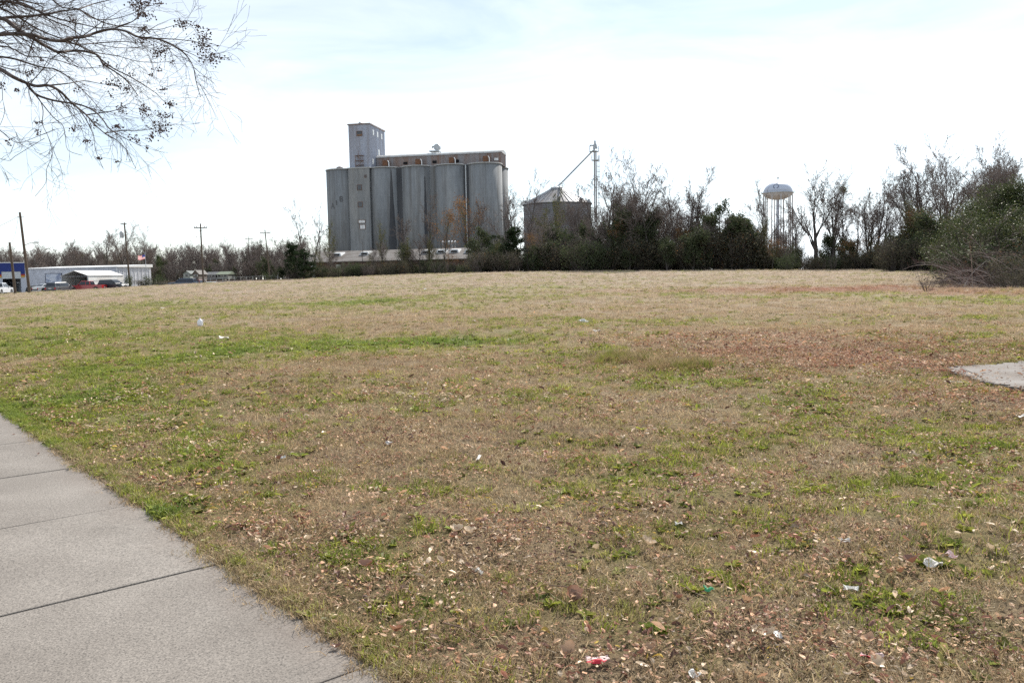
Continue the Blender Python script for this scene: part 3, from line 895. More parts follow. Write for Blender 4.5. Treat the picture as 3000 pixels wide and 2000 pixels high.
# headhouse tower
HX0, HX1, HY0, HY1 = -40.35, -33.75, -3.0, 10.6
HZ = at(1094, 364, 248).z
def corrugated(mb, p0, p1, z0, z1, n, amp=.05):
    """wall sheet from p0 to p1 (x,y) with real ribs"""
    p0, p1 = Vector(p0), Vector(p1)
    d = p1 - p0; nrm = Vector((d.y, -d.x)).normalized()
    v, f = [], []
    for i in range(n + 1):
        q = p0 + d * (i / n) + nrm * (amp if i % 2 else 0)
        v += [(q.x, q.y, z0), (q.x, q.y, z1)]
    for i in range(n): f.append((2 * i, 2 * i + 2, 2 * i + 3, 2 * i + 1))
    mb.add(v, f)
mb = MB()
corrugated(mb, (HX0, HY0), (HX1, HY0), ZT, HZ, 44)
corrugated(mb, (HX1, HY0), (HX1, HY1), ZT, HZ, 88)
corrugated(mb, (HX1, HY1), (HX0, HY1), ZT, HZ, 44)
corrugated(mb, (HX0, HY1), (HX0, HY0), ZT, HZ, 88)
hh = mb.build('headhouse', M_CORR, ele)
MB().box(HX0 - .25, HX1 + .25, HY0 - .25, HY1 + .25, HZ, HZ + .35).build('roof_slab', M_CORR2, hh)
MB().lathe([(.55, 0), (.5, .45), (.2, .7)], 12, (HX0 + 3.3, HY0 + 1.2, HZ + .35)).build('roof_vent', M_STEEL, hh)
def hz(py): return at(1062, py, 243).z
o = win(hh, HX0 + 3.4, hz(382), 1.75, 1.5, HY0 - .06, M_GLASS, M_RUST, bars=0)
MB().box(HX0 + 2.62, HX0 + 4.18, HY0 - .13, HY0 - .10, hz(382) - .62, hz(382) - .15).build('board', plain('weathered_board', (.20, .13, .09), .8, .3, 3), o)
for yy, pz in ((1.4, 386), (5.0, 392), (8.6, 400)):
    pass
def side_win(y, z):
    o = MB().box(HX1 + .05, HX1 + .13, y - .55, y + .55, z - .8, z + .8).build('window', M_WHITE, hh)
    MB().box(HX1 + .13, HX1 + .16, y - .42, y + .42, z + .06, z + .68).build('pane', M_PANE, o)
    MB().box(HX1 + .13, HX1 + .16, y - .42, y + .42, z - .68, z - .06).build('pane', M_PANE, o)
zt = HZ - 2.0
for y in (-0.2, 3.6, 7.4): side_win(y, zt)
side_win(4.4, HZ - 7.2); side_win(-1.2, ZT + 2.3)
# iron fire stair at the foot of the tower
mb = MB()
bx, by = HX0 + 2.2, HY0 - .9
for xx in (0, 2.3):
    mb.tube([(bx + xx, by, ZT + .36), (bx + xx, by, ZT + 4.0)], .06, 5)
for zz in (1.1, 2.4, 3.9): mb.box(bx - .1, bx + 2.4, by - .06, by + .7, ZT + zz, ZT + zz + .08)
mb.tube([(bx, by, ZT + .4), (bx + 2.3, by, ZT + 2.4)], .05, 5).tube([(bx + 2.3, by, ZT + 2.4), (bx, by, ZT + 4.0)], .05, 5).tube([(bx + 1.1, by, ZT + 2.4), (bx + .9, by, ZT + 5.3)], .05, 5)
mb.build('fire_stair', M_RUST, ele)
MB().lathe([(1.15, 0), (1.2, .4), (.8, .85), (.3, 1.05)], 20, (BX['a'] - .6, -1.2, ZT + .3)).build('roof_hatch', M_CORR2, ele)
# conveyor gallery along the bin tops
GX0, GX1 = HX1 + .1, BX['e'] + 4.7
mb = MB()
corrugated(mb, (GX0, 1.6), (GX1, 1.6), ZT + .2, ZT + 3.9, 190, .06)
corrugated(mb, (GX1, 1.6), (GX1, 8.8), ZT + .2, ZT + 3.9, 40, .06)
corrugated(mb, (GX1, 8.8), (GX0, 8.8), ZT + .2, ZT + 3.9, 190, .06)
gal = mb.build('conveyor_gallery', M_CORR2, ele)
poly = [(1.3, ZT + 3.75), (1.6, ZT + 4.15), (2.6, ZT + 4.6), (5.2, ZT + 4.9), (7.8, ZT + 4.6), (8.8, ZT + 4.15), (9.1, ZT + 3.75)]
mb = MB()
v = [(GX0, y, z) for y, z in poly] + [(GX1 + .2, y, z) for y, z in poly]
n = len(poly)
mb.add(v, [tuple(range(n)), tuple(reversed(range(n, 2 * n)))] + [(i, n + i, n + (i + 1) % n, (i + 1) % n) for i in range(n)])
mb.build('gallery_roof', stained('tin_roof', (.50, .52, .53), (.24, .17, .12), .5, .8, (1, 1, 1), .5, .2), gal)
for i, x in enumerate((BX['b'] + .2, BX['c'] + .2, BX['d'] + .3, BX['e'] + .4)):
    o = MB().box(x - .7, x + .7, -1.0, 1.5, ZT + 1.0, ZT + 2.6).build('dust_box', M_RUST, ele)
    MB().tube([(x + .75, -.6, ZT + 2.55), (x + 1.15, -.7, ZT + 2.0), (x + 1.15, -.7, ZT + .35)], .16, 8).build('pipe', M_WHITE, o)
for x in (-24.5, -15.5, -8.6, 3.2):
    MB().box(x - .6, x + .6, 1.35, 1.55, ZT + 1.5, ZT + 2.2).build('hatch', M_DARK if x != 3.2 else M_WHITE, gal)
# fan platform on legs above the gallery
cyx, cyz = -15.6, at(1262, 432, 250).z
fan = empty('fan_platform', (0, 0, 0)); fan.parent = ele
MB().box(cyx - 2.1, cyx + .9, 3.6, 6.4, cyz - 1.0, cyz - .7).build('deck', M_STEEL, fan)
for a, b in ((-.9, 3.9), (.8, 3.9), (-.9, 6.1), (.8, 6.1)):
    MB().tube([(cyx + a, b, cyz - 1.0), (cyx + a * 1.25, b, ZT + 4.4)], .09, 6).build('leg', M_STEEL, fan)
ob = MB().lathe([(.95, -.7), (1.0, -.55), (1.0, .55), (.95, .7)], 20).build('fan_drum', M_STEEL, fan, (cyx + .1, 5.0, cyz + .35))
ob.rotation_euler = (R(90), 0, 0)
MB().tube([(cyx - .6, 4.6, cyz + .5), (cyx - 1.3, 4.5, cyz + .55), (cyx - 1.35, 4.5, cyz + .1)], .28, 8).build('outlet', M_STEEL, fan)

# ================================================================ long low warehouse in front of the elevator
W0 = at(890, 800, 186); W1 = at(1475, 790, 176)
wlen = (Vector((W1.x, W1.y, 0)) - Vector((W0.x, W0.y, 0))).length
wh = empty('warehouse', (W0.x, W0.y, 0), math.atan2(W1.y - W0.y, W1.x - W0.x), 'long low derelict warehouse with a patchy pale roof behind the brush', 'warehouse')
wz0 = min(tz(W0.x, W0.y), tz(W1.x, W1.y)) - .3
we, wr = at(1000, 768, 183).z, at(1000, 737, 190).z
we1, wr1 = we, wr
M_BRICK = stained('old_brick_wall', (.16, .10, .08), (.07, .06, .055), .6, .8, (1, 1, .4))
M_ROOF = stained('patchy_old_roof', (.19, .178, .172), (.08, .062, .05), .8, .55, (1, 1, 1), .85, 0, 3)
mb = MB()
openings = [(1.0, 3.0), (4.6, 7.2), (9.6, 13.5), (17, 20), (24, 27), (32, 35)]
x = 0
for a, b in openings + [(wlen, wlen)]:
    mb.box(x, a, 0, .35, wz0, we)
    x = b
mb.box(0, .35, .35, 15, wz0, we).box(wlen - .35, wlen, .35, 15, wz0, we).box(0, wlen, 14.65, 15, wz0, we)
for a, b in openings: mb.box(a, b, 0.02, .33, wz0 + 3.0, we)
mb.build('wall', M_BRICK, wh)
MB().box(.4, wlen - .4, .4, 14.6, we - .15, we - .02).build('ceiling', M_DARK, wh)
rf = MB().add([(-.5, -.7, we), (wlen + .5, -.7, we), (wlen + .5, 7.5, wr), (-.5, 7.5, wr), (wlen + .5, 15.7, we), (-.5, 15.7, we),
               (-.5, -.7, we + .18), (wlen + .5, -.7, we + .18), (wlen + .5, 7.5, wr + .2), (-.5, 7.5, wr + .2), (wlen + .5, 15.7, we + .18), (-.5, 15.7, we + .18)],
              [(0, 3, 2, 1), (3, 5, 4, 2), (6, 7, 8, 9), (9, 8, 10, 11), (0, 1, 7, 6), (5, 11, 10, 4), (0, 6, 9, 11, 5, 3), (1, 2, 4, 10, 8, 7)]).build('roof', M_ROOF, wh)
rr = random.Random(3)
M_LOUV = plain('white_roof_monitor', (.55, .56, .57), .6, .08, 1)
for x in (6.5, 13.0, 27.5, 31.0, 34.0, 37.5, 40.6):
    if x > wlen - 2: continue
    yb = 3.6 + rr.uniform(-.5, .5); zb = we + .2 + (wr - we) * (yb + .7) / 8.2
    o = MB().hexa([(x - 1.2, yb, zb - .1), (x + 1.2, yb, zb - .1), (x + 1.2, yb + 2.4, zb + .6), (x - 1.2, yb + 2.4, zb + .6),
                   (x - .8, yb + .3, zb + .75), (x + .8, yb + .3, zb + .75), (x + 1.0, yb + 2.4, zb + .95), (x - 1.0, yb + 2.4, zb + .95)]).build('roof_monitor', M_LOUV, rf)
    MB().hexa([(x - .75, yb + .0, zb + .12), (x + .75, yb + .0, zb + .12), (x + .75, yb + .3, zb + .15), (x - .75, yb + .3, zb + .15),
               (x - .6, yb + .12, zb + .5), (x + .6, yb + .12, zb + .5), (x + .6, yb + .35, zb + .52), (x - .6, yb + .35, zb + .52)]).build('louvre', M_DARK, o)
for x in (2.2, 8.2):
    MB().box(x, x + .9, -.9, -.1, wz0, we - .5).build('column', plain('pale_column', (.46, .48, .46), .8, .15, 2), wh)
for i in range(5):
    x = 30.2 + i * .72
    o = MB().tube([(x, 8, wr - .2), (x, 8, wr + 1.5)], .06, 6).build('vent_pipe', M_STEEL, wh)
    MB().lathe([(.2, 0), (.24, .22), (.05, .42)], 10, (x, 8, wr + 1.5)).build('cap', M_WHITE, o)

# ================================================================ round steel grain bin, elevator leg and spout
GB_Y = 196
gc = at(1633, 640, GB_Y)
gr = (1732 - 1535) / 2 / ppm(GB_Y - 2) 
gb = empty('round_grain_bin', (gc.x, gc.y, 0), 0, 'round corrugated steel grain bin with a ribbed conical roof', 'grain bin')
gz0 = tz(gc.x, gc.y) - .5
gz1 = at(1633, 598, GB_Y - gr * .3).z
gz2 = at(1633, 550, GB_Y).z
M_GBIN = stained('dull_galvanised_sheet', (.24, .25, .275), (.14, .105, .085), .6, .35, (1, 1, .2), .6, .35, 2)
prof = []
nr_ = 40
for i in range(nr_ * 2 + 1):
    z = gz0 + (gz1 - gz0) * i / (nr_ * 2)
    prof.append((gr + (.06 if i % 2 else 0), z))
o = MB().lathe(prof, 64, close=False).build('wall', M_GBIN, gb)
cone = MB().lathe([(gr + .3, gz1 - .05), (gr + .3, gz1 + .08), (1.4, gz2 - .25)], 64, close=False).build('roof', M_GBIN, gb)
M_RIB = plain('roof_rib_steel', (.45, .46, .48), .4, .2, 2, .5)
ribm = MB().hexa([(gr + .25, -.06, gz1 + .1), (gr + .25, .06, gz1 + .1), (1.4, .03, gz2 - .23), (1.4, -.03, gz2 - .23),
                  (gr + .25, -.04, gz1 + .26), (gr + .25, .04, gz1 + .26), (1.4, .02, gz2 - .12), (1.4, -.02, gz2 - .12)]).mesh('rib', M_RIB)
for i in range(44):
    q = link('rib', ribm, cone); q.rotation_euler = (0, 0, 2 * math.pi * i / 44)
MB().lathe([(1.5, gz2 - .3), (1.5, gz2), (.9, gz2 + .25)], 20).build('roof_cap', M_STEEL, gb)
ring = MB()
for i in range(10):
    a = 2 * math.pi * i / 10
    ring.tube([(1.7 * math.cos(a), 1.7 * math.sin(a), gz2 - .3), (1.7 * math.cos(a), 1.7 * math.sin(a), gz2 + 1.0)], .035, 4)
ring.tube([(1.7 * math.cos(2 * math.pi * i / 20), 1.7 * math.sin(2 * math.pi * i / 20), gz2 + 1.0) for i in range(21)], .03, 4)
ring.build('handrail', M_STEEL, gb)
for i in range(24):
    if i % 3 == 0:
        a = 2 * math.pi * i / 24
        MB().box(-.3, .3, -.3, .3, 0, .7).build('roof_vent', M_GBIN, gb, ((gr - .6) * math.cos(a), (gr - .6) * math.sin(a), gz1 + .45)).rotation_euler = (0, R(15), a)
# bucket elevator
lt = at(1741, 436, GB_Y); lb = at(1747, 700, GB_Y)
lx, ly = (lt.x + lb.x) / 2, GB_Y
lz0 = tz(lx, ly) - .3; lz1 = lt.z
leg = empty('bucket_elevator', (lx, ly, 0), 0, 'slender steel bucket elevator mast with ladder cage beside the round bin', 'grain conveyor')
M_LEG = plain('weathered_steel_leg', (.27, .26, .26), .6, .25, 1, .3)
MB().box(-.28, .0, -.2, .2, lz0, lz1).build('casing', M_LEG, leg)
MB().box(.12, .38, -.2, .2, lz0, lz1 - .4).build('casing', M_LEG, leg)
MB().hexa([(-.5, -.35, lz1), (.6, -.35, lz1), (.6, .35, lz1), (-.5, .35, lz1), (-.25, -.3, lz1 + 1.1), (.35, -.3, lz1 + 1.1), (.35, .3, lz1 + 1.1), (-.25, .3, lz1 + 1.1)]).build('head', M_STEEL, leg)
MB().lathe([(.22, 0), (.22, .6), (.1, .8)], 10, (0.05, 0, lz1 + 1.1)).build('head_cap', M_STEEL, leg)
MB().tube([(-.3, 0, lz1 + .75), (-1.0, 0, lz1 + .8), (-1.15, 0, lz1 + .5)], .16, 8).build('motor', M_LEG, leg)
def cage_platform(z, w0, w1, h):
    mb = MB()
    mb.box(w0, w1, -.7, .7, z - .12, z)
    for x in (w0 + .03, w1 - .03):
        for y in (-.67, .67): mb.tube([(x, y, z), (x, y, z + h)], .045, 4)
        mb.tube([(x, -.67, z + h), (x, .67, z + h)], .04, 4).tube([(x, -.67, z + h / 2), (x, .67, z + h / 2)], .03, 4)
    mb.build('work_platform', M_STEEL, leg)
cage_platform(lz1 - .6, -1.2, .9, 1.15)
cage_platform(lz1 - 2.6, -.75, .95, 1.1)
mb = MB()
lad = []
for x in (.62, 1.05): mb.tube([(x, -.1, lz0), (x, -.1, lz1 - 1.6)], .035, 4)
z = lz0 + 1
while z < lz1 - 1.7:
    mb.tube([(.62, -.1, z), (1.05, -.1, z)], .025, 4); z += .6
mb.build('ladder', M_LEG, leg)
z = lz0 + 3.0
hoop = MB().tube([(.82 + .42 * math.cos(a), .1 + .48 * math.sin(a), 0) for a in np.linspace(-.2, math.pi + .2, 9)], .04, 4).mesh('cage_hoop', M_LEG)
while z < lz1 - 2.0:
    link('cage_hoop', hoop, leg, (0, -.1, z)); z += 1.2
MB().tube([(.82, .55, lz0 + 3), (.82, .55, lz1 - 2)], .03, 4).build('cage_bar', M_LEG, leg)
MB().tube([(-.3, 0, lz1 - .3), (gc.x - lx + 1.0, gc.y - ly, gz2 + 1.0), (gc.x - lx, gc.y - ly, gz2 + .2)], .17, 8).build('spout', M_STEEL, leg)

# ================================================================ water tower
WT_Y = 450
wc = at(2279, 560, WT_Y)
M_TANK = plain('white_tank_paint', (.50, .55, .66), .45, .06, .1)
M_TANKB = stained('stained_tank_belly', (.50, .50, .53), (.36, .30, .26), .5, .15, (1, 1, .3), .6)
wt = empty('water_tower', (wc.x, wc.y, 0), 0, 'white water tower on many thin legs behind the bare trees', 'water tower')
tr = 82 / 2 / ppm(WT_Y)
tzt, tzm, tzb = at(2279, 533, WT_Y).z, at(2279, 566, WT_Y).z, at(2279, 586, WT_Y).z
prof = [(tr * math.cos(R(a)), tzm + (tzt - tzm) * math.sin(R(a)) ** .9) for a in (0, 6, 14, 24, 36, 48, 60, 72, 84, 89.5)]
tk = MB().lathe(prof, 48, close=False).build('tank', M_TANK, wt, smooth=True)
prof = [(tr * math.cos(R(a)), tzm - (tzm - tzb) * math.sin(R(a))) for a in (0, 10, 25, 40, 55, 70, 85)]
MB().lathe(prof, 48, close=False).build('tank_belly', M_TANKB, wt, smooth=True)
cw = MB().lathe([(tr - .1, tzm - .12), (tr + 1.0, tzm - .12), (tr + 1.0, tzm + .1), (tr - .1, tzm + .1)], 48, close=False).build('catwalk', M_STEEL, wt)
rl = MB()
for i in range(48):
    a = 2 * math.pi * i / 48
    rl.tube([((tr + .95) * math.cos(a), (tr + .95) * math.sin(a), tzm + .1), ((tr + .95) * math.cos(a), (tr + .95) * math.sin(a), tzm + 1.1)], .05, 4)
rl.tube([((tr + .95) * math.cos(2 * math.pi * i / 48), (tr + .95) * math.sin(2 * math.pi * i / 48), tzm + 1.1) for i in range(49)], .05, 4)
rl.build('railing', M_STEEL, cw)
for i in range(10):
    a = 2 * math.pi * (i + .35) / 10
    MB().tube([(tr * .97 * math.cos(a), tr * .97 * math.sin(a), tzm), (tr * 1.03 * math.cos(a), tr * 1.03 * math.sin(a), -1)], .34, 8).build('leg', M_TANKB, wt)
MB().tube([(0, 0, tzb + .3), (0, 0, -1)], .85, 14).build('riser', M_TANK, wt)
MB().tube([(0, 0, tzt - .2), (0, 0, tzt + 2.2)], .12, 6).lathe([(.4, 0), (.4, .9)], 8, (0, 0, tzt + 1.6)).build('beacon', M_LEG, wt)
# dark horseshoe emblem painted on the tank, a thin band laid on the shell
def tank_pt(az, el, off=.06):
    r = tr * math.cos(el) ; z = tzm + (tzt - tzm) * math.sin(el) ** .9
    n = Vector((math.cos(az), math.sin(az), math.tan(el) * .9)).normalized()
    return Vector((r * math.cos(az), r * math.sin(az), z)) + n * off
v, f = [], []
wtd = Vector((-wc.x, -wc.y)).normalized(); az0 = math.atan2(wtd.y, wtd.x) - .15
arc = [(1.45 * math.cos(a), 1.35 * math.sin(a)) for a in np.linspace(R(-62), R(242), 26)]
arc = [(1.25, -1.15)] * 0 + [(.55, -1.0)] + arc + [(-.55, -1.0)]
for i, (a, b) in enumerate(arc):
    p = Vector(arc[max(i - 1, 0)]); q = Vector(arc[min(i + 1, len(arc) - 1)])
    d = (q - p).normalized(); nn = Vector((-d.y, d.x)) * .17
    for s in (1, -1):
        u_, w_ = a + nn.x * s, b + nn.y * s
        v.append(tank_pt(az0 + u_ / tr, max(.02, .52 + w_ / (tr * .75)), .05))
for i in range(len(arc) - 1): f.append((2 * i, 2 * i + 2, 2 * i + 3, 2 * i + 1))
MB().add(v, f).build('emblem', plain('dark_blue_paint', (.06, .06, .12), .5, .1, 1), wt)
# ================================================================ left side: garage, metal building, carport, poles, cars, houses
def frame_on(px0, px1, Y0, Y1, py=835):
    a, b = at(px0, py, Y0), at(px1, py, Y1)
    return a, b, math.atan2(b.y - a.y, b.x - a.x), math.hypot(b.x - a.x, b.y - a.y)
M_METAL = stained('white_metal_siding', (.58, .60, .66), (.46, .47, .52), .5, .5, (1, 1, .3), .55, 0, 1.5)
M_RWHITE = plain('white_metal_roof', (.80, .80, .80), .4, .05, .5)
a, b, rz, L = frame_on(74, 345, 170, 166)
BD = 11.0
gzl = tz(a.x, a.y) - .1
h1 = at(240, 785, 169).z
bd = empty('metal_building', (a.x, a.y, gzl), rz, 'long white metal building with a picture panel on its wall', 'building')
H = h1 - gzl
mb = MB()
n = int(L / .32)
corrugated(mb, (0, 0), (L, 0), 0, H, n * 2, .03)
corrugated(mb, (L, 0), (L, BD), 0, H, 60, .03); corrugated(mb, (L, BD), (0, BD), 0, H, n, .03); corrugated(mb, (0, BD), (0, 0), 0, H, 60, .03)
mb.build('wall', M_METAL, bd)
MB().hexa([(-.3, -.35, H), (L + .3, -.35, H), (L + .3, BD + .3, H), (-.3, BD + .3, H),
           (-.3, -.35, H + .14), (L + .3, -.35, H + .14), (L + .3, BD + .3, H + .62), (-.3, BD + .3, H + .62)]).build('roof', M_RWHITE, bd)
MB().box(L - .06, L + .06, -.08, .0, 0, H - .02).build('corner_trim', M_WHITE, bd)
for i in range(9):
    y = BD * (i + .5) / 9
    MB().box(L + .03, L + .09, y - .05, y + .05, .05, H - .02).build('batten', M_WHITE, bd)
# picture panel
m, nt, bs = new_mat('painted_picture_panel')
f1 = pos_noise(nt, .55, (1, 1, 1.6), 4, .6)
r1 = ramp(nt, [(.40, (.60, .63, .70)), (.50, (.45, .50, .60)), (.56, (.20, .24, .36)), (.66, (.52, .52, .58))]); nt.links.new(f1, r1.inputs['Fac'])
geo = N(nt, 'ShaderNodeNewGeometry'); sp = N(nt, 'ShaderNodeSeparateXYZ'); nt.links.new(geo.outputs['Position'], sp.inputs[0])
mr = N(nt, 'ShaderNodeMapRange'); mr.inputs['From Min'].default_value = gzl + 1.75; mr.inputs['From Max'].default_value = gzl + 1.95
nt.links.new(sp.outputs['Z'], mr.inputs['Value'])
c = mixc(nt, mr.outputs[0], (.15, .19, .30), r1.outputs['Color'])
nt.links.new(c, bs.inputs['Base Color']); bs.inputs['Roughness'].default_value = .6
px0, px1 = L * .235, L * .405
pz0, pz1 = 1.25, H - 1.05
pn = MB().box(px0, px1, -.12, -.05, pz0, pz1).build('picture_panel', m, bd)
M_FRAME = plain('dark_panel_frame', (.10, .10, .13), .6, .2, 2)
MB().box(px0 - .1, px1 + .1, -.16, -.04, pz1, pz1 + .1).box(px0 - .1, px1 + .1, -.16, -.04, pz0 - .1, pz0).box(px0 - .1, px0, -.158, -.04, pz0, pz1).box(px1, px1 + .1, -.158, -.04, pz0, pz1).build('panel_frame', M_FRAME, pn)

# ---- garage with blue fascia
a, b, rz, L = frame_on(-40, 74, 149, 153.6)
g0 = tz(a.x, a.y) - .15
gr_ = empty('garage', (a.x, a.y, g0), rz, 'garage with deep blue fascia, red and yellow stripe and an open bay', 'building')
def gz(py): return at(40, py, 151).z - g0
def gxx(px): return L * (px + 40) / 114.0
M_BLUE = plain('blue_fascia_paint', (.025, .045, .21), .5, .15, 1)
M_RED = plain('red_stripe_paint', (.42, .05, .03), .5, .1, 2); M_YEL = plain('yellow_stripe_paint', (.60, .36, .06), .5, .1, 2)
M_PWH = plain('white_garage_wall', (.58, .60, .66), .6, .06, 1)
M_DOOR = plain('raised_door_white', (.62, .64, .64), .5, .06, 1)
zt_, zb_, zs, zd = gz(770), gz(803), gz(812), gz(816)
mb = MB()
bays = [(gxx(8), gxx(62))]
mb.box(0, gxx(8), 0, .3, 0, zd).box(gxx(62), L, 0, .3, 0, zd).box(0, L, 0, .3, zd, zt_)
mb.box(0, .3, .3, 11, 0, zt_).box(L - .3, L, .3, 11, 0, zt_).box(.3, L - .3, 10.7, 11, 0, zt_)
mb.build('wall', M_PWH, gr_)
MB().box(-.2, L + .2, -.2, 11.2, zt_, zt_ + .15).build('roof', M_RWHITE, gr_)
MB().box(-.02, L + .05, -.16, -.01, gz(795), zt_ + .05).box(-.02, gxx(5), -.158, -.01, zb_, gz(795)).box(gxx(62.5), L + .05, -.158, -.01, zb_, gz(795)).build('fascia', M_BLUE, gr_)
MB().box(-.02, gxx(5), -.15, -.01, gz(808), zb_).box(gxx(62.5), L + .05, -.15, -.01, gz(808), zb_).build('red_stripe', M_RED, gr_)
MB().box(-.02, gxx(5), -.15, -.01, zs, gz(808)).box(gxx(62.5), L + .05, -.15, -.01, zs, gz(808)).build('yellow_stripe', M_YEL, gr_)
dr = MB().box(gxx(5.5), gxx(62), -.10, -.02, zd, gz(796)).build('door', M_DOOR, gr_)
for k in range(1, 3):
    z = zd + (gz(796) - zd) * k / 3
    MB().box(gxx(5.5), gxx(62), -.13, -.10, z - .03, z + .03).build('door_rail', M_PWH, dr)
MB().box(gxx(54), gxx(63), 1.0, 1.1, gz(829), gz(827.5)).build('sign_bar', M_WHITE, gr_)
MB().box(.35, L - .35, .35, 10.6, .0, .04).build('slab', plain('garage_floor', (.05, .05, .05), .8, .2, 1), gr_)

# ---- carport
a, b, rz, L = frame_on(182, 259, 147, 146.5)
c0 = tz(a.x, a.y) - .5
cp = empty('carport', (a.x, a.y, c0), rz, 'white metal carport with a dark open gable front', 'carport')
def cz(py): return at(222, py, 147).z - c0
eL, ap = cz(808), cz(793.5)
D = 11.0
M_CPR = stained('white_carport_roof', (.82, .82, .80), (.40, .30, .22), .35, .3, (1, 1, 1), .4)
M_CPI = plain('carport_interior_shade', (.014, .014, .017), .8, .2, 2)  # back wall and stored trailer near-black: the interior's shade put into the colour
hw = L / 2
mb = MB()
for s in (0, 1):
    x0 = -.15 if s == 0 else L + .15
    mb.add([(x0, -.2, eL - .05), (hw, -.2, ap), (hw, D, ap), (x0, D, eL - .05), (x0, -.2, eL + .03), (hw, -.2, ap + .08), (hw, D, ap + .08), (x0, D, eL + .03)],
           [(0, 1, 2, 3), (7, 6, 5, 4), (0, 4, 5, 1), (1, 5, 6, 2), (2, 6, 7, 3), (3, 7, 4, 0)])
mb.build('roof', M_CPR, cp)
for k in range(4):
    z = eL - .3 - k * .43
    MB().box(L - .02 + .01 * (k % 2), L + .05 + .03 * (k % 2), 0, D, z - .215, z + .215).build('side_panel', M_CPR, cp)
    MB().box(-.05, .02, 0, D, z - .215, z + .215).build('side_panel', M_CPR, cp)
for yy in (0, D / 3, 2 * D / 3, D):
    for xx in (.06, L - .06): MB().box(xx - .05, xx + .05, yy - .05, yy + .05, 0, eL).build('post', M_STEEL, cp)
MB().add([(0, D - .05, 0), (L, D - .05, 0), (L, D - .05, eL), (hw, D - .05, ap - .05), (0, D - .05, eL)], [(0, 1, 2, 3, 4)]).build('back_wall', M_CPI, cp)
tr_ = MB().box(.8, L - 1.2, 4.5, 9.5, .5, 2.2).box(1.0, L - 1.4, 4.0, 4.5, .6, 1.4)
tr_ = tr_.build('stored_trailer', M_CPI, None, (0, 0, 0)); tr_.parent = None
tr_.matrix_world = cp.matrix_world if False else Matrix.Translation((a.x, a.y, c0)) @ Matrix.Rotation(rz, 4, 'Z')
tag(tr_, 'dark trailer stored inside the white carport', 'trailer')

# ---- cars
def car_paint(name, col):
    m, nt, bs = new_mat(name)
    bs.inputs['Base Color'].default_value = (*col, 1); bs.inputs['Roughness'].default_value = .3
    bs.inputs['Metallic'].default_value = .1; bs.inputs['Coat Weight'].default_value = .6; bs.inputs['Coat Roughness'].default_value = .08
    f = pos_noise(nt, 2.0); r = ramp(nt, [(.3, tuple(c * .92 for c in col)), (.7, tuple(min(1, c * 1.05) for c in col))])
    nt.links.new(f, r.inputs['Fac']); nt.links.new(r.outputs['Color'], bs.inputs['Base Color'])
    return m
M_TYRE = plain('tyre_rubber', (.02, .02, .02), .9, .2, 5); M_RIMM = plain('alloy_rim', (.45, .46, .48), .3, .1, 5, .8)
M_HEAD = plain('headlamp_glass', (.75, .76, .78), .1, .05, 5, spec=.7); M_TAIL = plain('tail_lamp_red', (.45, .02, .02), .2, .1, 5)
M_TRIM = plain('dark_bumper', (.06, .06, .065), .5, .2, 5); M_CHR = plain('chrome_trim', (.7, .7, .72), .15, .05, 5, .9)
# body profiles, nose at +x; heights in metres
CARS = {
 'pickup': dict(L=5.8, W=2.0, body=[(-2.9, .55), (-2.88, 1.18), (-1.0, 1.20), (-.98, 1.16), (1.05, 1.17), (2.6, 1.10), (2.88, .98), (2.9, .5)],
                cab=[(-.98, 1.14), (-.80, 1.86), (.55, 1.88), (1.25, 1.16)], wheels=(-1.85, 1.85), wr=.40),
 'suv': dict(L=4.9, W=1.95, body=[(-2.42, .45), (-2.45, 1.05), (1.0, 1.10), (2.2, 1.0), (2.43, .85), (2.43, .42)],
             cab=[(-2.42, 1.04), (-2.15, 1.72), (.25, 1.76), (1.15, 1.08)], wheels=(-1.45, 1.5), wr=.37),
 'sedan': dict(L=4.7, W=1.82, body=[(-2.33, .40), (-2.35, .92), (-1.6, .98), (.9, .98), (2.1, .86), (2.34, .70), (2.34, .36)],
               cab=[(-1.75, .96), (-1.0, 1.42), (.15, 1.44), (1.05, .96)], wheels=(-1.4, 1.42), wr=.33),
 'van': dict(L=5.0, W=2.0, body=[(-2.48, .42), (-2.5, 1.05), (1.3, 1.10), (2.3, .98), (2.5, .8), (2.5, .4)],
             cab=[(-2.46, 1.04), (-2.25, 1.74), (.5, 1.78), (1.55, 1.08)], wheels=(-1.5, 1.6), wr=.35)}
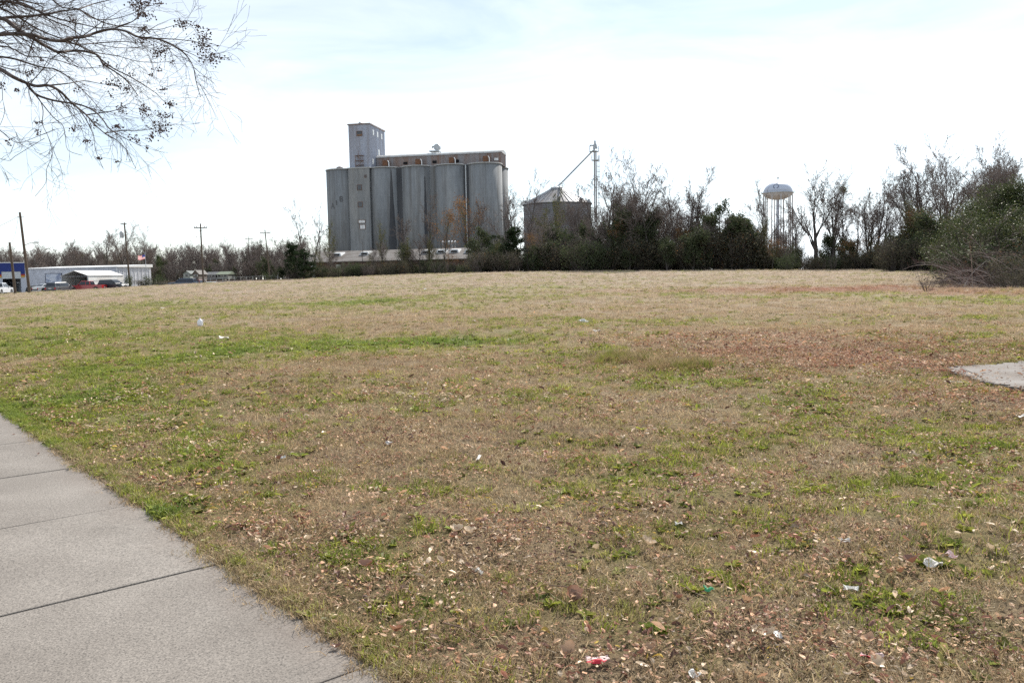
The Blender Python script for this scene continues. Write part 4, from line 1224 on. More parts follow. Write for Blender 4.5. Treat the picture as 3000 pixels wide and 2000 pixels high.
def car(kind, name, loc, heading, col, label, extra=None):
    K = CARS[kind]
    W = K['W'] / 2
    e = empty(name, loc, heading, label, 'pickup' if kind == 'pickup' else 'car', 'vehicles parked beyond the field')
    mt = car_paint('paint_' + name, col)
    def slab(poly, w0, w1, name, mat, parent, bev=.06):
        # polygon in x,z; half width w0 at the lowest point and w1 at the highest
        zs_ = [z for _, z in poly]; lo, hi = min(zs_), max(zs_)
        n = len(poly)
        wd = [w0 + (w1 - w0) * (z - lo) / (hi - lo) for z in zs_]
        v = [(x, -w, z) for (x, z), w in zip(poly, wd)] + [(x, w, z) for (x, z), w in zip(poly, wd)]
        f = [tuple(range(n)), tuple(reversed(range(n, 2 * n)))] + [((i + 1) % n, i, n + i, n + (i + 1) % n) for i in range(n)]
        o = MB().add(v, f).build(name, mat, parent, bevel=bev)
        return o, wd
    bpoly = [(K['body'][0][0], K['body'][0][1] - .18)] + K['body'] + [(K['body'][-1][0], K['body'][-1][1] - .15)]
    body, _ = slab(bpoly, W, W - .03, 'body', mt, e)
    cab, wd = slab(K['cab'], W - .06, W - .26, 'cabin', mt, e, .05)
    c = K['cab']
    # side glass, split in two, and front and rear glass, all a few millimetres proud
    def lerp2(p, q, t): return (p[0] + (q[0] - p[0]) * t, p[1] + (q[1] - p[1]) * t)
    xm = (c[1][0] * .55 + c[2][0] * .45)
    for s in (-1, 1):
        def P(x, z):
            t = (z - c[0][1]) / (max(c[1][1], c[2][1]) - c[0][1])
            return (x, s * (W - .06 - .20 * t + .012), z)
        zlo, zhi = c[0][1] + .07, c[1][1] - .10
        tl = (zlo - c[0][1]) / (c[1][1] - c[0][1]); th = (zhi - c[0][1]) / (c[1][1] - c[0][1])
        xr0, xr1 = lerp2(c[0], c[1], tl)[0] + .14, lerp2(c[0], c[1], th)[0] + .10
        xf0, xf1 = lerp2(c[3], c[2], tl)[0] - .14, lerp2(c[3], c[2], th)[0] - .10
        for q in ([P(xr0, zlo), P(xm - .05, zlo), P(xm - .05, zhi), P(xr1, zhi)], [P(xm + .05, zlo), P(xf0, zlo), P(xf1, zhi), P(xm + .05, zhi)]):
            MB().add(q, [(0, 1, 2, 3)] if s < 0 else [(3, 2, 1, 0)]).build('side_window', M_GLASS, cab)
    for (p, q, nm, sg) in ((c[3], c[2], 'windscreen', 1), (c[0], c[1], 'rear_window', -1)):
        d = Vector((q[1] - p[1], 0, -(q[0] - p[0]))).normalized() * sg * .014
        if d.x * sg < 0: d = -d
        a0, a1 = lerp2(p, q, .12), lerp2(p, q, .88)
        wa, wb = W - .06 - .2 * .12 - .1, W - .06 - .2 * .88 - .08
        MB().add([(a0[0] + d.x, -wa, a0[1] + d.z), (a0[0] + d.x, wa, a0[1] + d.z), (a1[0] + d.x, wb, a1[1] + d.z), (a1[0] + d.x, -wb, a1[1] + d.z)],
                 [(0, 1, 2, 3)]).build(nm, M_GLASS, cab)
    if kind == 'pickup':
        MB().box(-2.78, -1.08, -W + .12, W - .12, 1.0, 1.215).build('bed_liner', M_TRIM, body)
    for wx in K['wheels']:
        for s in (-1, 1):
            w = MB().tube([(wx, s * (W - .24), K['wr']), (wx, s * (W + .01), K['wr'])], K['wr'], 20).build('wheel', M_TYRE, e)
            MB().tube([(wx, s * (W - .05), K['wr']), (wx, s * (W + .025), K['wr'])], K['wr'] * .6, 14).build('rim', M_RIMM, w)
            MB().tube([(wx, s * (W - .03), K['wr'] + .02), (wx, s * (W + .004), K['wr'] + .02)], K['wr'] + .09, 20).build('wheel_arch', M_TRIM, w)
    xf = K['body'][-1][0]; xr = K['body'][0][0]
    zf = K['body'][-2][1]; zr = K['body'][1][1]
    for s in (-1, 1):
        MB().box(xf - .22, xf + .015, s * W * .62 - .2, s * W * .62 + .2, zf - .24, zf - .05).build('headlight', M_HEAD, e)
        MB().box(xr - .015, xr + .12, s * (W - .16) - .12, s * (W - .16) + .12, zr - .42, zr - .08).build('tail_light', M_TAIL, e)
        MB().box(c[3][0] - .35, c[3][0] - .2, s * (W + .02) - .1, s * (W + .02) + .1, c[3][1] + .02, c[3][1] + .18).build('mirror', mt, e)
    MB().box(xf - .05, xf + .03, -W * .38, W * .38, zf - .30, zf - .06).build('grille', M_CHR if kind == 'pickup' else M_TRIM, e)
    MB().box(xf - .1, xf + .06, -W + .04, W - .04, .36, .56).build('front_bumper', M_CHR if kind == 'pickup' else M_TRIM, e, bevel=.03)
    MB().box(xr - .06, xr + .1, -W + .04, W - .04, .36, .56).build('rear_bumper', M_CHR if kind == 'pickup' else M_TRIM, e, bevel=.03)
    MB().box(xr - .04, xr - .016, -.26, .26, .72, .84).build('number_plate', M_WHITE, e)
    return e
def car_at(kind, name, px, Y, py_roof, heading, col, label):
    hroof = max(z for _, z in CARS[kind]['cab'])
    p = at(px, py_roof, Y)
    return car(kind, name, (p.x, p.y, p.z - hroof), heading, col, label)
car_at('pickup', 'parked_pickup', 254, 140, 822.5, R(182), (.33, .015, .02), 'red pickup truck parked in front of the carport')
car_at('suv', 'parked_suv', 331, 142, 818.5, R(-14), (.03, .035, .045), 'dark grey station vehicle parked between the red pickup and a pole')
car_at('van', 'parked_van', 176, 137, 826.5, R(82), (.10, .11, .12), 'grey van seen from behind, left of the red pickup')
car_at('sedan', 'parked_car', 141, 139, 831, R(62), (.68, .70, .72), 'white car parked just left of the grey van')
car_at('pickup', 'parked_truck', -2, 130, 828.5, R(100), (.66, .68, .72), 'white pickup seen from behind at the garage bay')
car_at('suv', 'parked_wagon', 536, 148, 815, R(176), (.03, .05, .09), 'dark blue wagon with a bright roof left of the leaning crossarm pole')
car_at('pickup', 'parked_lorry', 578, 152, 819, R(170), (.20, .03, .03), 'dark maroon pickup behind the crossarm pole')
car_at('sedan', 'parked_saloon', 613, 150, 825, R(174), (.68, .70, .72), 'white car right of the crossarm pole at the field edge')
# dark tarpaulin-covered load beside the metal building
p = at(99, 850, 150)
tp = MB()
for i in range(9):
    t = i / 8
tp.lathe([(1.05, 0), (1.08, .9), (.95, 1.45), (.6, 1.75), (.1, 1.82)], 18)
o = tp.build('covered_load', plain('dark_tarpaulin', (.022, .026, .028), .7, .4, 3, bump=.5), None, (p.x, p.y, tz(p.x, p.y) - .2), smooth=True)
o.scale = (1.1, 1.5, 1.0)
tag(o, 'dark tarpaulin covered heap beside the metal building', 'tarpaulin')

# ---- utility poles and wires
def pole(name, bpx, bpy_, tpx, tpy, Y, label, arm=None, r0=.16, Ytop=None):
    b_ = at(bpx, bpy_, Y); t_ = at(tpx, tpy, Ytop or Y)
    e = empty(name, (b_.x, b_.y, b_.z), 0, label, 'utility pole')
    d = t_ - b_
    MB().tube([(0, 0, -.6), tuple(d * .5), tuple(d)], [r0, r0 * .88, r0 * .72], 10).build('shaft', M_WOOD, e)
    return e, b_, d
PL = {}
e, b_, d = pole('leaning_pole', 87, 857, 58, 622, 116, 'tall leaning wooden pole with a lamp arm in front of the garage', r0=.2)
PL['p1'] = b_ + d * .96
l0, l1 = at(73, 718, 116) - b_, at(107, 710, 114) - b_
MB().tube([tuple(l0), tuple(l0.lerp(l1, .5) + Vector((0, 0, .12))), tuple(l1)], .045, 6).build('lamp_arm', M_STEEL, e)
MB().box(-.28, .32, -.12, .12, -.08, .08).build('lamp_head', M_STEEL, e, tuple(l1), bevel=.03)
MB().tube([tuple(d * .94 + Vector((-.5, 0, 0))), tuple(d * .94 + Vector((.5, 0, 0)))], .035, 6).build('bracket', M_RUST, e)
e, b_, d = pole('stub_pole', 45, 858, 28, 710, 115, 'short leaning stub pole just left of the tall leaning pole', r0=.19)
PL['p0'] = b_ + d * .98
e, b_, d = pole('transformer_pole', 381, 838, 364, 652, 144, 'wooden pole with a grey transformer, rising in front of the metal building')
PL['p2'] = b_ + d * .985
MB().lathe([(.32, 0), (.34, .05), (.34, .95), (.25, 1.1)], 14, tuple(at(357, 697, 144) - b_)).build('transformer', M_STEEL, e)
arm_c = d * .975
MB().box(-.65, .35, -.07, .07, -.07, .07).build('crossarm', M_WOOD, e, tuple(arm_c))
for x in (-.6, -.35, .3): MB().lathe([(.05, 0), (.07, .1), (.05, .22)], 8, tuple(arm_c + Vector((x, 0, .07)))).build('insulator', M_WHITE, e)
def crosspole(name, b0, t0, Y, label, w, key, lamp=False, r0=.16):
    e, b_, d = pole(name, b0[0], b0[1], t0[0], t0[1], Y, label, r0=r0)
    c = d * .93
    MB().box(-w, w, -.07, .07, -.08, .08).build('crossarm', M_WOOD, e, tuple(c))
    MB().tube([tuple(c + Vector((-w * .5, -.09, 0))), tuple(d * .86 + Vector((0, -.09, 0)))], .03, 4).tube([tuple(c + Vector((w * .5, -.09, 0))), tuple(d * .86 + Vector((0, -.09, 0)))], .03, 4).build('brace', M_WOOD, e)
    for x in (-.95, -.6, .6, .95): MB().lathe([(.05, 0), (.08, .12), (.05, .26)], 8, tuple(c + Vector((x * w, 0, .08)))).build('insulator', M_STEEL, e)
    if lamp:
        l = d * .78
        MB().tube([tuple(l), tuple(l + Vector((-.7, -.2, .06)))], .03, 5).lathe([(.12, -.06), (.15, .02), (.05, .1)], 8, tuple(l + Vector((-.75, -.2, .04)))).build('lamp', M_STEEL, e)
    PL[key] = b_ + c; PL[key + 'w'] = w
    return e
crosspole('crossarm_pole', (596, 830), (587, 655), 150, 'nearest pole with a wide crossarm, standing by the parked wagon', 1.2, 'p3', True)
crosspole('far_crossarm_pole', (790, 806), (776, 673), 205, 'crossarm pole leaning beside the dark cedar left of the warehouse', 1.3, 'p4')
crosspole('distant_crossarm_pole', (729, 790), (729, 693), 290, 'small distant crossarm pole standing among the far trees', 1.4, 'p5')
M_WIRE = plain('dark_wire', (.03, .03, .03), .6, .1, 1)
def wire(name, p, q, sag, r, label):
    p, q = Vector(p), Vector(q)
    pts = []
    for i in range(17):
        t = i / 16
        x = p.lerp(q, t); x.z -= sag * 4 * t * (1 - t)
        pts.append(tuple(x - p))
    o = MB().tube(pts, r, 4).build(name, M_WIRE, None, tuple(p))
    tag(o, label, 'wire')
wire('overhead_wire', PL['p1'], at(-140, 712, 100), .3, .03, 'thick wire running left from the tall leaning pole out of view')
wire('drop_wire', PL['p1'] + Vector((-.3, 0, -.2)), PL['p0'], .9, .02, 'drooping wire hung between the tall leaning pole and the stub pole')
wire('span_wire', PL['p3'] + Vector((1.1, 0, .3)), PL['p4'] + Vector((1.2, 0, .3)), 1.3, .012, 'right hand wire strung between the two crossarm poles')
wire('span_wire', PL['p3'] + Vector((-1.1, 0, .3)), PL['p4'] + Vector((-1.2, 0, .3)), 1.3, .012, 'left hand wire strung between the two crossarm poles')
wire('span_wire', PL['p2'] + Vector((0, 0, .1)), PL['p3'] + Vector((-1.1, 0, .3)), .6, .010, 'thin wire from the transformer pole to the nearest crossarm pole')
wire('service_wire', PL['p3'] + Vector((0, 0, -6.2)), at(500, 790, 190), .5, .012, 'low service wire slanting down left from the nearest crossarm pole')

# ---- flag
fp = at(429, 812, 158); ft = at(425, 741, 158)
e = empty('flagpole', tuple(fp), 0, 'thin flagpole flying a striped red and white flag', 'flagpole')
MB().tube([(0, 0, -.5), tuple(ft - fp)], .05, 8).lathe([(.09, 0), (.09, .14)], 8, tuple(ft - fp)).build('mast', M_STEEL, e)
m, nt, bs = new_mat('striped_flag')
tc = N(nt, 'ShaderNodeTexCoord'); sp = N(nt, 'ShaderNodeSeparateXYZ'); nt.links.new(tc.outputs['UV'], sp.inputs[0])
mu = N(nt, 'ShaderNodeMath', operation='MULTIPLY'); mu.inputs[1].default_value = 6.5; nt.links.new(sp.outputs['Y'], mu.inputs[0])
fr = N(nt, 'ShaderNodeMath', operation='FRACT'); nt.links.new(mu.outputs[0], fr.inputs[0])
gt = N(nt, 'ShaderNodeMath', operation='GREATER_THAN'); gt.inputs[1].default_value = .5; nt.links.new(fr.outputs[0], gt.inputs[0])
c = mixc(nt, gt.outputs[0], (.62, .05, .06), (.80, .78, .76))
gx = N(nt, 'ShaderNodeMath', operation='LESS_THAN'); gx.inputs[1].default_value = .4; nt.links.new(sp.outputs['X'], gx.inputs[0])
gy = N(nt, 'ShaderNodeMath', operation='GREATER_THAN'); gy.inputs[1].default_value = .46; nt.links.new(sp.outputs['Y'], gy.inputs[0])
an = N(nt, 'ShaderNodeMath', operation='MULTIPLY'); nt.links.new(gx.outputs[0], an.inputs[0]); nt.links.new(gy.outputs[0], an.inputs[1])
c = mixc(nt, an.outputs[0], c, (.05, .06, .22))
nt.links.new(c, bs.inputs['Base Color']); bs.inputs['Roughness'].default_value = .8
tb = N(nt, 'ShaderNodeBsdfTranslucent'); nt.links.new(c, tb.inputs['Color'])
mx = N(nt, 'ShaderNodeMixShader', Fac=.45); nt.links.new(bs.outputs[0], mx.inputs[1]); nt.links.new(tb.outputs[0], mx.inputs[2])
nt.links.new(mx.outputs[0], next(n for n in nt.nodes if n.type == 'OUTPUT_MATERIAL').inputs['Surface'])
v, f, uv = [], [], []
top = ft - fp
for i in range(13):
    for j in range(7):
        t, s = i / 12, j / 6
        v.append((top.x - 1.45 * t, .12 * math.sin(t * 7 + s), top.z - .35 - .78 * (1 - s) - .22 * t + .07 * math.sin(t * 8)))
        uv.append((t, s))
for i in range(12):
    for j in range(6):
        k = i * 7 + j; f.append((k, k + 7, k + 8, k + 1))
me = bpy.data.meshes.new('flag'); me.from_pydata(v, [], f)
ul = me.uv_layers.new(name='UVMap')
for lp in me.loops: ul.data[lp.index].uv = uv[lp.vertex_index]
me.materials.append(m); link('flag', me, e)

# ---- little houses far behind
def house(name, px, py_base, py_eave, py_ridge, wpx, Y, wall, roof, label, gable=False, rz=0):
    b_ = at(px, py_base, Y); w = wpx / ppm(Y)
    g_ = b_.z
    he, hr = at(px, py_eave, Y).z - g_, at(px, py_ridge, Y).z - g_
    e = empty(name, (b_.x, b_.y, g_), rz, label, 'house')
    D = 7.0
    mw, mr_ = plain(name + '_wall_' + str(px), wall, .8, .1, 1), plain(name + '_roof_' + str(px), roof, .8, .2, 1)
    MB().box(-w / 2, w / 2, 0, D, -.5, he).build('wall', mw, e)
    if gable:
        MB().prism([(-w / 2, he), (w / 2, he), (0, hr - .1)], .03, D - .03).build('gable', mw, e)
        MB().add([(-w / 2 - .35, -.3, he - .2), (0, -.3, hr), (0, D + .3, hr), (-w / 2 - .35, D + .3, he - .2), (w / 2 + .35, -.3, he - .2), (w / 2 + .35, D + .3, he - .2)],
                 [(0, 1, 2, 3), (1, 4, 5, 2)]).build('roof', mr_, e)
        wx = [0]
    else:
        MB().add([(-w / 2 - .3, -.4, he - .1), (w / 2 + .3, -.4, he - .1), (w / 2 + .3, D / 2, hr), (-w / 2 - .3, D / 2, hr), (w / 2 + .3, D + .4, he - .1), (-w / 2 - .3, D + .4, he - .1)],
                 [(0, 1, 2, 3), (3, 2, 4, 5), (0, 3, 5), (1, 4, 2)]).build('roof', mr_, e)
        wx = [-w * .28, w * .28]
    for x in wx:
        o = MB().box(x - .55, x + .55, -.08, -.01, he * .35, he * .8).build('window', M_WHITE, e)
        MB().box(x - .45, x + .45, -.11, -.08, he * .38, he * .77).build('pane', M_GLASS, o)
    return e
house('cottage', 547, 815, 801, 793, 20, 255, (.27, .30, .29), (.15, .165, .165), 'small pale cottage with its gable end facing the field', True)
house('bungalow', 574, 815, 802, 791, 16, 250, (.13, .11, .10), (.15, .14, .135), 'small brown gabled house right of the pale cottage', True)
house('ranch_house', 617, 815, 804, 796, 30, 262, (.20, .20, .21), (.11, .115, .12), 'low grey house just right of the nearest crossarm pole')
house('farm_house', 652, 813, 803, 795, 32, 262, (.20, .21, .20), (.16, .19, .14), 'low house with a pale green roof at the wood edge')
# ---- railway bank and wire fence
bank = MB()
p0, p1 = at(-250, 820, 228), at(880, 806, 225)
zb = 0.2
prof = [(-7, -1.0), (-2.4, 1.15), (2.4, 1.15), (7, -1.0)]
d = (p1 - p0); d.z = 0; dn = d.normalized(); nn = Vector((-dn.y, dn.x, 0))
v, f = [], []
for i in range(41):
    q = p0 + d * (i / 40)
    for u_, z in prof:
        w_ = q + nn * u_; v.append((w_.x, w_.y, zb + z + random.Random(i * 7 + int(u_)).uniform(-.15, .15)))
for i in range(40):
    for j in range(3): k = i * 4 + j; f.append((k, k + 4, k + 5, k + 1))
tag(bank.add(v, f).build('railway_bank', stained('dark_ballast_and_weeds', (.085, .075, .07), (.16, .125, .09), .8, .5, (1, 1, 1))), kind='structure')
rails = MB()
for s in (-.75, .75):
    a_, b2 = p0 + nn * s, p1 + nn * s
    rails.tube([(a_.x, a_.y, zb + 1.3), (b2.x, b2.y, zb + 1.3)], .09, 4)
rails.build('rail', M_RUST, bpy.data.objects['railway_bank'])
f0, f1 = at(600, 828, 176), at(850, 815, 172)
fe = empty('wire_fence', (f0.x, f0.y, 0), 0, 'low chain link fence with thin posts along the lot beyond the field', 'fence')
n = 14
for i in range(n + 1):
    q = f0.lerp(f1, i / n); g_ = tz(q.x, q.y)
    MB().tube([(q.x - f0.x, q.y - f0.y, g_ - .3), (q.x - f0.x, q.y - f0.y, g_ + 1.5)], .035, 5).build('post', M_STEEL, fe)
for hgt in (.15, .45, .75, 1.05, 1.4):
    pts = []
    for i in range(n + 1):
        q = f0.lerp(f1, i / n); pts.append((q.x - f0.x, q.y - f0.y, tz(q.x, q.y) + hgt))
    MB().tube(pts, .012 if hgt < 1.3 else .025, 4).build('strand', M_STEEL, fe)
# asphalt lot behind the field on the left
lot = MB()
c_ = [at(-420, 850, 128), at(640, 828, 150), at(640, 826, 166), at(-420, 838, 172)]
NX, NY = 60, 14
v, f = [], []
for i in range(NX + 1):
    for j in range(NY + 1):
        s, t = i / NX, j / NY
        q = c_[0].lerp(c_[1], s).lerp(c_[3].lerp(c_[2], s), t); v.append((q.x, q.y, tz(q.x, q.y) + .03))
for i in range(NX):
    for j in range(NY): k = i * (NY + 1) + j; f.append((k, k + NY + 1, k + NY + 2, k + 1))
tag(lot.add(v, f).build('parking_lot', plain('worn_asphalt', (.07, .07, .07), .9, .3, 2)), kind='structure')
# ================================================================ trees and shrubs
M_BARK = stained('grey_brown_bark', (.10, .085, .078), (.06, .052, .048), .6, 2.0, (1, 1, .3))
M_TWIG = plain('bare_twigs', (.19, .155, .14), .85, .3, .6)
M_TWIGR = plain('reddish_twigs', (.17, .115, .105), .85, .3, .8)
M_EVER = foliage('evergreen_leaves', (.030, .046, .026), (.11, .132, .058), .25, .015, rough=.5)
M_EVER2 = foliage('glossy_evergreen_leaves', (.020, .034, .014), (.10, .122, .04), .25, .03, rough=.42)
M_CEDAR = foliage('cedar_foliage', (.018, .032, .016), (.045, .065, .030), .15, .004, rough=.6)
M_VINE = foliage('olive_vine_leaves', (.075, .080, .030), (.18, .165, .055), .35, .004, rough=.6)
M_RUSTL = foliage('rust_brown_leaves', (.14, .075, .04), (.30, .165, .07), .35, .004, rough=.6)
M_BRUSH = foliage('dull_brush_leaves', (.040, .043, .032), (.13, .118, .075), .28, .015, rough=.5)
class Tree:
    """branch skeleton -> trunk mesh, crown mesh; ends[] keeps twig tips for leaves"""
    def __init__(self, seed): self.r = random.Random(seed); self.tr = MB(); self.cr = MB(); self.ends = []; self.mid = []
    def rv(self, s): return Vector((self.r.gauss(0, s), self.r.gauss(0, s), self.r.gauss(0, s)))
    def branch(self, p, d, L, rad, lev, P):
        r = self.r
        n = max(2, P['seg'][min(lev, len(P['seg']) - 1)])
        pts, rr = [p.copy()], [rad]
        q, dd = p.copy(), d.normalized()
        tip = rad * P['taper'][min(lev, len(P['taper']) - 1)]
        for i in range(n):
            dd = (dd + self.rv(P['wob'][min(lev, len(P['wob']) - 1)]) + Vector((0, 0, P['up'][min(lev, len(P['up']) - 1)]))).normalized()
            q = q + dd * (L / n)
            pts.append(q.copy()); rr.append(rad + (tip - rad) * (i + 1) / n)
        tgt = self.tr if lev <= P['trunk_lev'] else self.cr
        tgt.tube(pts, rr, 7 if lev == 0 else (5 if lev == 1 else 3), caps=False)
        if lev >= P['lv']:
            self.ends.append(pts[-1]); self.mid.append(pts[len(pts) // 2])
            return
        nb = P['n'][lev]; t0 = P['t0'][min(lev, len(P['t0']) - 1)]
        for k in range(nb):
            t = t0 + (1 - t0) * (k + r.random()) / nb
            x = t * n; i = min(int(x), n - 1)
            b = pts[i].lerp(pts[i + 1], x - i)
            ax = (pts[i + 1] - pts[i]).normalized()
            side = ax.cross(self.rv(1)).normalized()
            an = R(P['ang'][min(lev, len(P['ang']) - 1)] * r.uniform(.7, 1.25))
            nd = ax * math.cos(an) + side * math.sin(an)
            ll = L * P['len'][min(lev, len(P['len']) - 1)] * r.uniform(.6, 1.15) * (1.12 - .55 * t if P.get('cone') else 1.05 - .35 * t)
            r2 = (rad + (tip - rad) * t) * P['rr'] * r.uniform(.7, 1)
            self.branch(b, nd, ll, max(r2, P['rmin']), lev + 1, P)
DEF = dict(lv=4, trunk_lev=1, n=[12, 7, 6, 4], t0=[.3, .25, .25, .25], ang=[38, 38, 40, 45], len=[.52, .55, .55, .6], seg=[7, 5, 4, 3, 2],
           wob=[.05, .10, .14, .18, .2], up=[.05, .12, .09, .06, .04], taper=[.25, .22, .3, .4, .5], rr=.62, rmin=.016)
def make_tree(seed, H, rad, leaves=None, **kw):
    P = dict(DEF); P.update(kw)
    t = Tree(seed)
    stems = P.get('stems', 1)
    for s in range(stems):
        lean = t.rv(P.get('lean', .05)); lean.z = 0
        if stems > 1: a = 2 * math.pi * s / stems + t.r.uniform(-.4, .4); lean = Vector((math.cos(a), math.sin(a), 0)) * P.get('spread', .3) * t.r.uniform(.5, 1.2)
        t.branch(Vector((0, 0, -.3)) + lean * .2, Vector((0, 0, 1)) + lean, H * t.r.uniform(.85, 1) if stems > 1 else H, rad, 0, P)
    return t
def scaled(mb, H):
    """scale so that the highest vertex stands at H"""
    return mb
def leaf_cloud(points, n, size, spread, seed, droop=.3, aspect=.5, big=1.0):
    r = np.random.default_rng(seed)
    P = np.array([tuple(p) for p in points])
    c = P[r.integers(0, len(P), n)] + r.normal(0, spread, (n, 3))
    u = r.normal(0, 1, (n, 3)); u[:, 2] *= .6; u /= np.linalg.norm(u, axis=1)[:, None]
    w = np.cross(u, r.normal(0, 1, (n, 3))); w /= np.linalg.norm(w, axis=1)[:, None] + 1e-9
    s = size * r.uniform(.55, 1.3, n)[:, None]
    a = c - u * s * .5; b = c + w * s * aspect * .5 ; d = c + u * s * .5; e = c - w * s * aspect * .5
    v = np.stack([a, b, d, e], 1).reshape(-1, 3)
    return v, [(4 * i, 4 * i + 1, 4 * i + 2, 4 * i + 3) for i in range(n)]
def mesh_from(v, f, name, mat):
    m = bpy.data.meshes.new(name); m.from_pydata(v.tolist() if hasattr(v, 'tolist') else v, [], f); m.materials.append(mat); return m
TP = {}
def proto(key, seed, H, rad, leaf=None, twig=None, bark=None, **kw):
    """leaf = list of (material, count, size, spread, which points)"""
    t = make_tree(seed, H, rad, **kw)
    zmax = float(np.percentile([p.z for p in t.ends], 96))
    xs = [p[0] for p in t.cr.v]
    d = dict(trunk=t.tr.mesh(key + '_trunk', bark or M_BARK), crown=t.cr.mesh(key + '_crown', twig or M_TWIG), H=zmax, leaves=[], W=max(xs) - min(xs))
    for i, (mat, n, size, spread, what) in enumerate(leaf or []):
        pts = t.ends if what == 'ends' else t.mid if what == 'mid' else [Vector(p) for p in t.tr.v if p[2] > .3] if what == 'trunk' else [p for p in t.ends if p.z < zmax * .6]
        v, f = leaf_cloud(pts, n, size, spread, seed + i)
        d['leaves'].append(mesh_from(v, f, key + '_foliage', mat))
        d['H'] = max(d['H'], float(np.percentile(v[:, 2], 98)))
    TP[key] = d
proto('bare_a', 101, 9.5, .20)
proto('bare_b', 102, 12, .20, ang=[28, 32, 38, 42], len=[.42, .5, .5, .55], n=[14, 7, 6, 4])
proto('bare_c', 103, 6.5, .26, ang=[30, 32, 36, 40], len=[.95, .55, .55, .55], n=[8, 9, 6, 4], t0=[.35, .25, .2, .2], up=[.05, .16, .1, .06, .04])
proto('bare_d', 104, 9, .20, ang=[42, 40, 42, 45], len=[.6, .6, .55, .6], n=[10, 7, 6, 4], lean=.15)
proto('pole_e', 105, 12, .10, ang=[30, 30, 34], len=[.22, .5, .5], n=[14, 4, 3], lv=3, t0=[.35, .3])
proto('bare_f', 106, 11, .17, stems=2, spread=.22, ang=[30, 32, 38, 42], len=[.42, .5, .5, .55], n=[9, 6, 6, 4])
proto('vine_a', 107, 9, .20, leaf=[(M_VINE, 1500, .24, .28, 'trunk'), (M_EVER, 700, .22, .35, 'mid')], n=[8, 5, 4, 3])
proto('vine_b', 108, 9.5, .16, leaf=[(M_RUSTL, 1300, .26, .40, 'mid'), (M_VINE, 500, .22, .3, 'trunk')], n=[8, 5, 4, 2])
proto('ever_a', 109, 6.5, .18, leaf=[(M_EVER, 5200, .27, .30, 'ends'), (M_BRUSH, 1500, .25, .32, 'mid')], n=[12, 6, 4, 2], lv=3, t0=[.06, .2, .2], ang=[52, 45, 45], len=[.5, .55, .55])
proto('ever_b', 110, 7.5, .18, leaf=[(M_EVER, 4800, .26, .26, 'ends'), (M_VINE, 500, .24, .3, 'mid')], n=[14, 6, 4, 2], lv=3, t0=[.05, .2, .2], ang=[46, 45, 45], len=[.42, .5, .5])
proto('cedar', 111, 7.0, .16, leaf=[(M_CEDAR, 6500, .26, .15, 'ends')], n=[26, 6, 4], lv=3, t0=[.03, .15, .15], ang=[68, 40, 40], len=[.40, .42, .4], cone=1, up=[.02, .07, .05, .03])
proto('brush_a', 112, 3.0, .05, twig=M_TWIGR, leaf=[(M_BRUSH, 1500, .15, .22, 'ends')], stems=7, spread=.7, n=[7, 4, 3], lv=2, t0=[.15, .2], ang=[35, 40], len=[.5, .5], seg=[5, 3, 2], rmin=.008)
proto('brush_b', 113, 2.6, .05, twig=M_TWIG, leaf=[(M_BRUSH, 2200, .16, .24, 'ends'), (M_RUSTL, 250, .14, .25, 'ends')], stems=8, spread=.8, n=[6, 4, 3], lv=2, t0=[.12, .2], ang=[40, 40], len=[.5, .5], seg=[5, 3, 2], rmin=.008)
proto('brush_c', 114, 3.4, .045, twig=M_TWIG, stems=9, spread=.55, n=[7, 5, 3], lv=3, t0=[.2, .2], ang=[28, 32, 36], len=[.45, .5, .5], seg=[5, 3, 2], rmin=.007)
proto('brush_d', 115, 2.8, .05, twig=M_TWIG, leaf=[(M_EVER, 2600, .17, .22, 'ends')], stems=7, spread=.8, n=[6, 4, 3], lv=2, t0=[.12, .2], ang=[40, 40], len=[.5, .5], seg=[5, 3, 2], rmin=.008)
proto('glossy_a', 116, 6.0, .15, leaf=[(M_EVER2, 14000, .12, .30, 'ends'), (M_EVER2, 3500, .11, .3, 'mid')], n=[14, 7, 5], lv=3, t0=[.05, .2, .2], ang=[52, 45, 45], len=[.50, .55, .5])
proto('glossy_b', 117, 5.0, .12, leaf=[(M_EVER2, 11000, .11, .28, 'ends'), (M_VINE, 900, .11, .3, 'mid')], stems=4, spread=.55, n=[9, 6, 4], lv=3, t0=[.05, .2, .2], ang=[45, 45, 45], len=[.48, .55, .5])
def plant(name, key, px, py_top, Y, label, cat='tree', group=None, rz=None, wide=1.0, base_py=None, seed=0):
    d = TP[key]
    g_ = at(px, base_py, Y) if base_py else None
    t_ = at(px, py_top, Y)
    bx = at(px, 800, Y)
    gz_ = tz(bx.x, bx.y)
    H = max(1.0, t_.z - gz_)
    e = empty(name, (bx.x, bx.y, gz_ - .05), (random.Random(px * 7 + seed).uniform(0, 6.28) if rz is None else rz), label, cat, group)
    s = H / d['H']
    e.scale = (s * wide, s * wide, s)
    link('trunk', d['trunk'], e)
    link('crown', d['crown'], e)
    for m in d['leaves']: link('foliage', m, e)
    return e
G1 = 'bare trees along the far edge of the field'
G2 = 'evergreen trees along the far edge of the field'
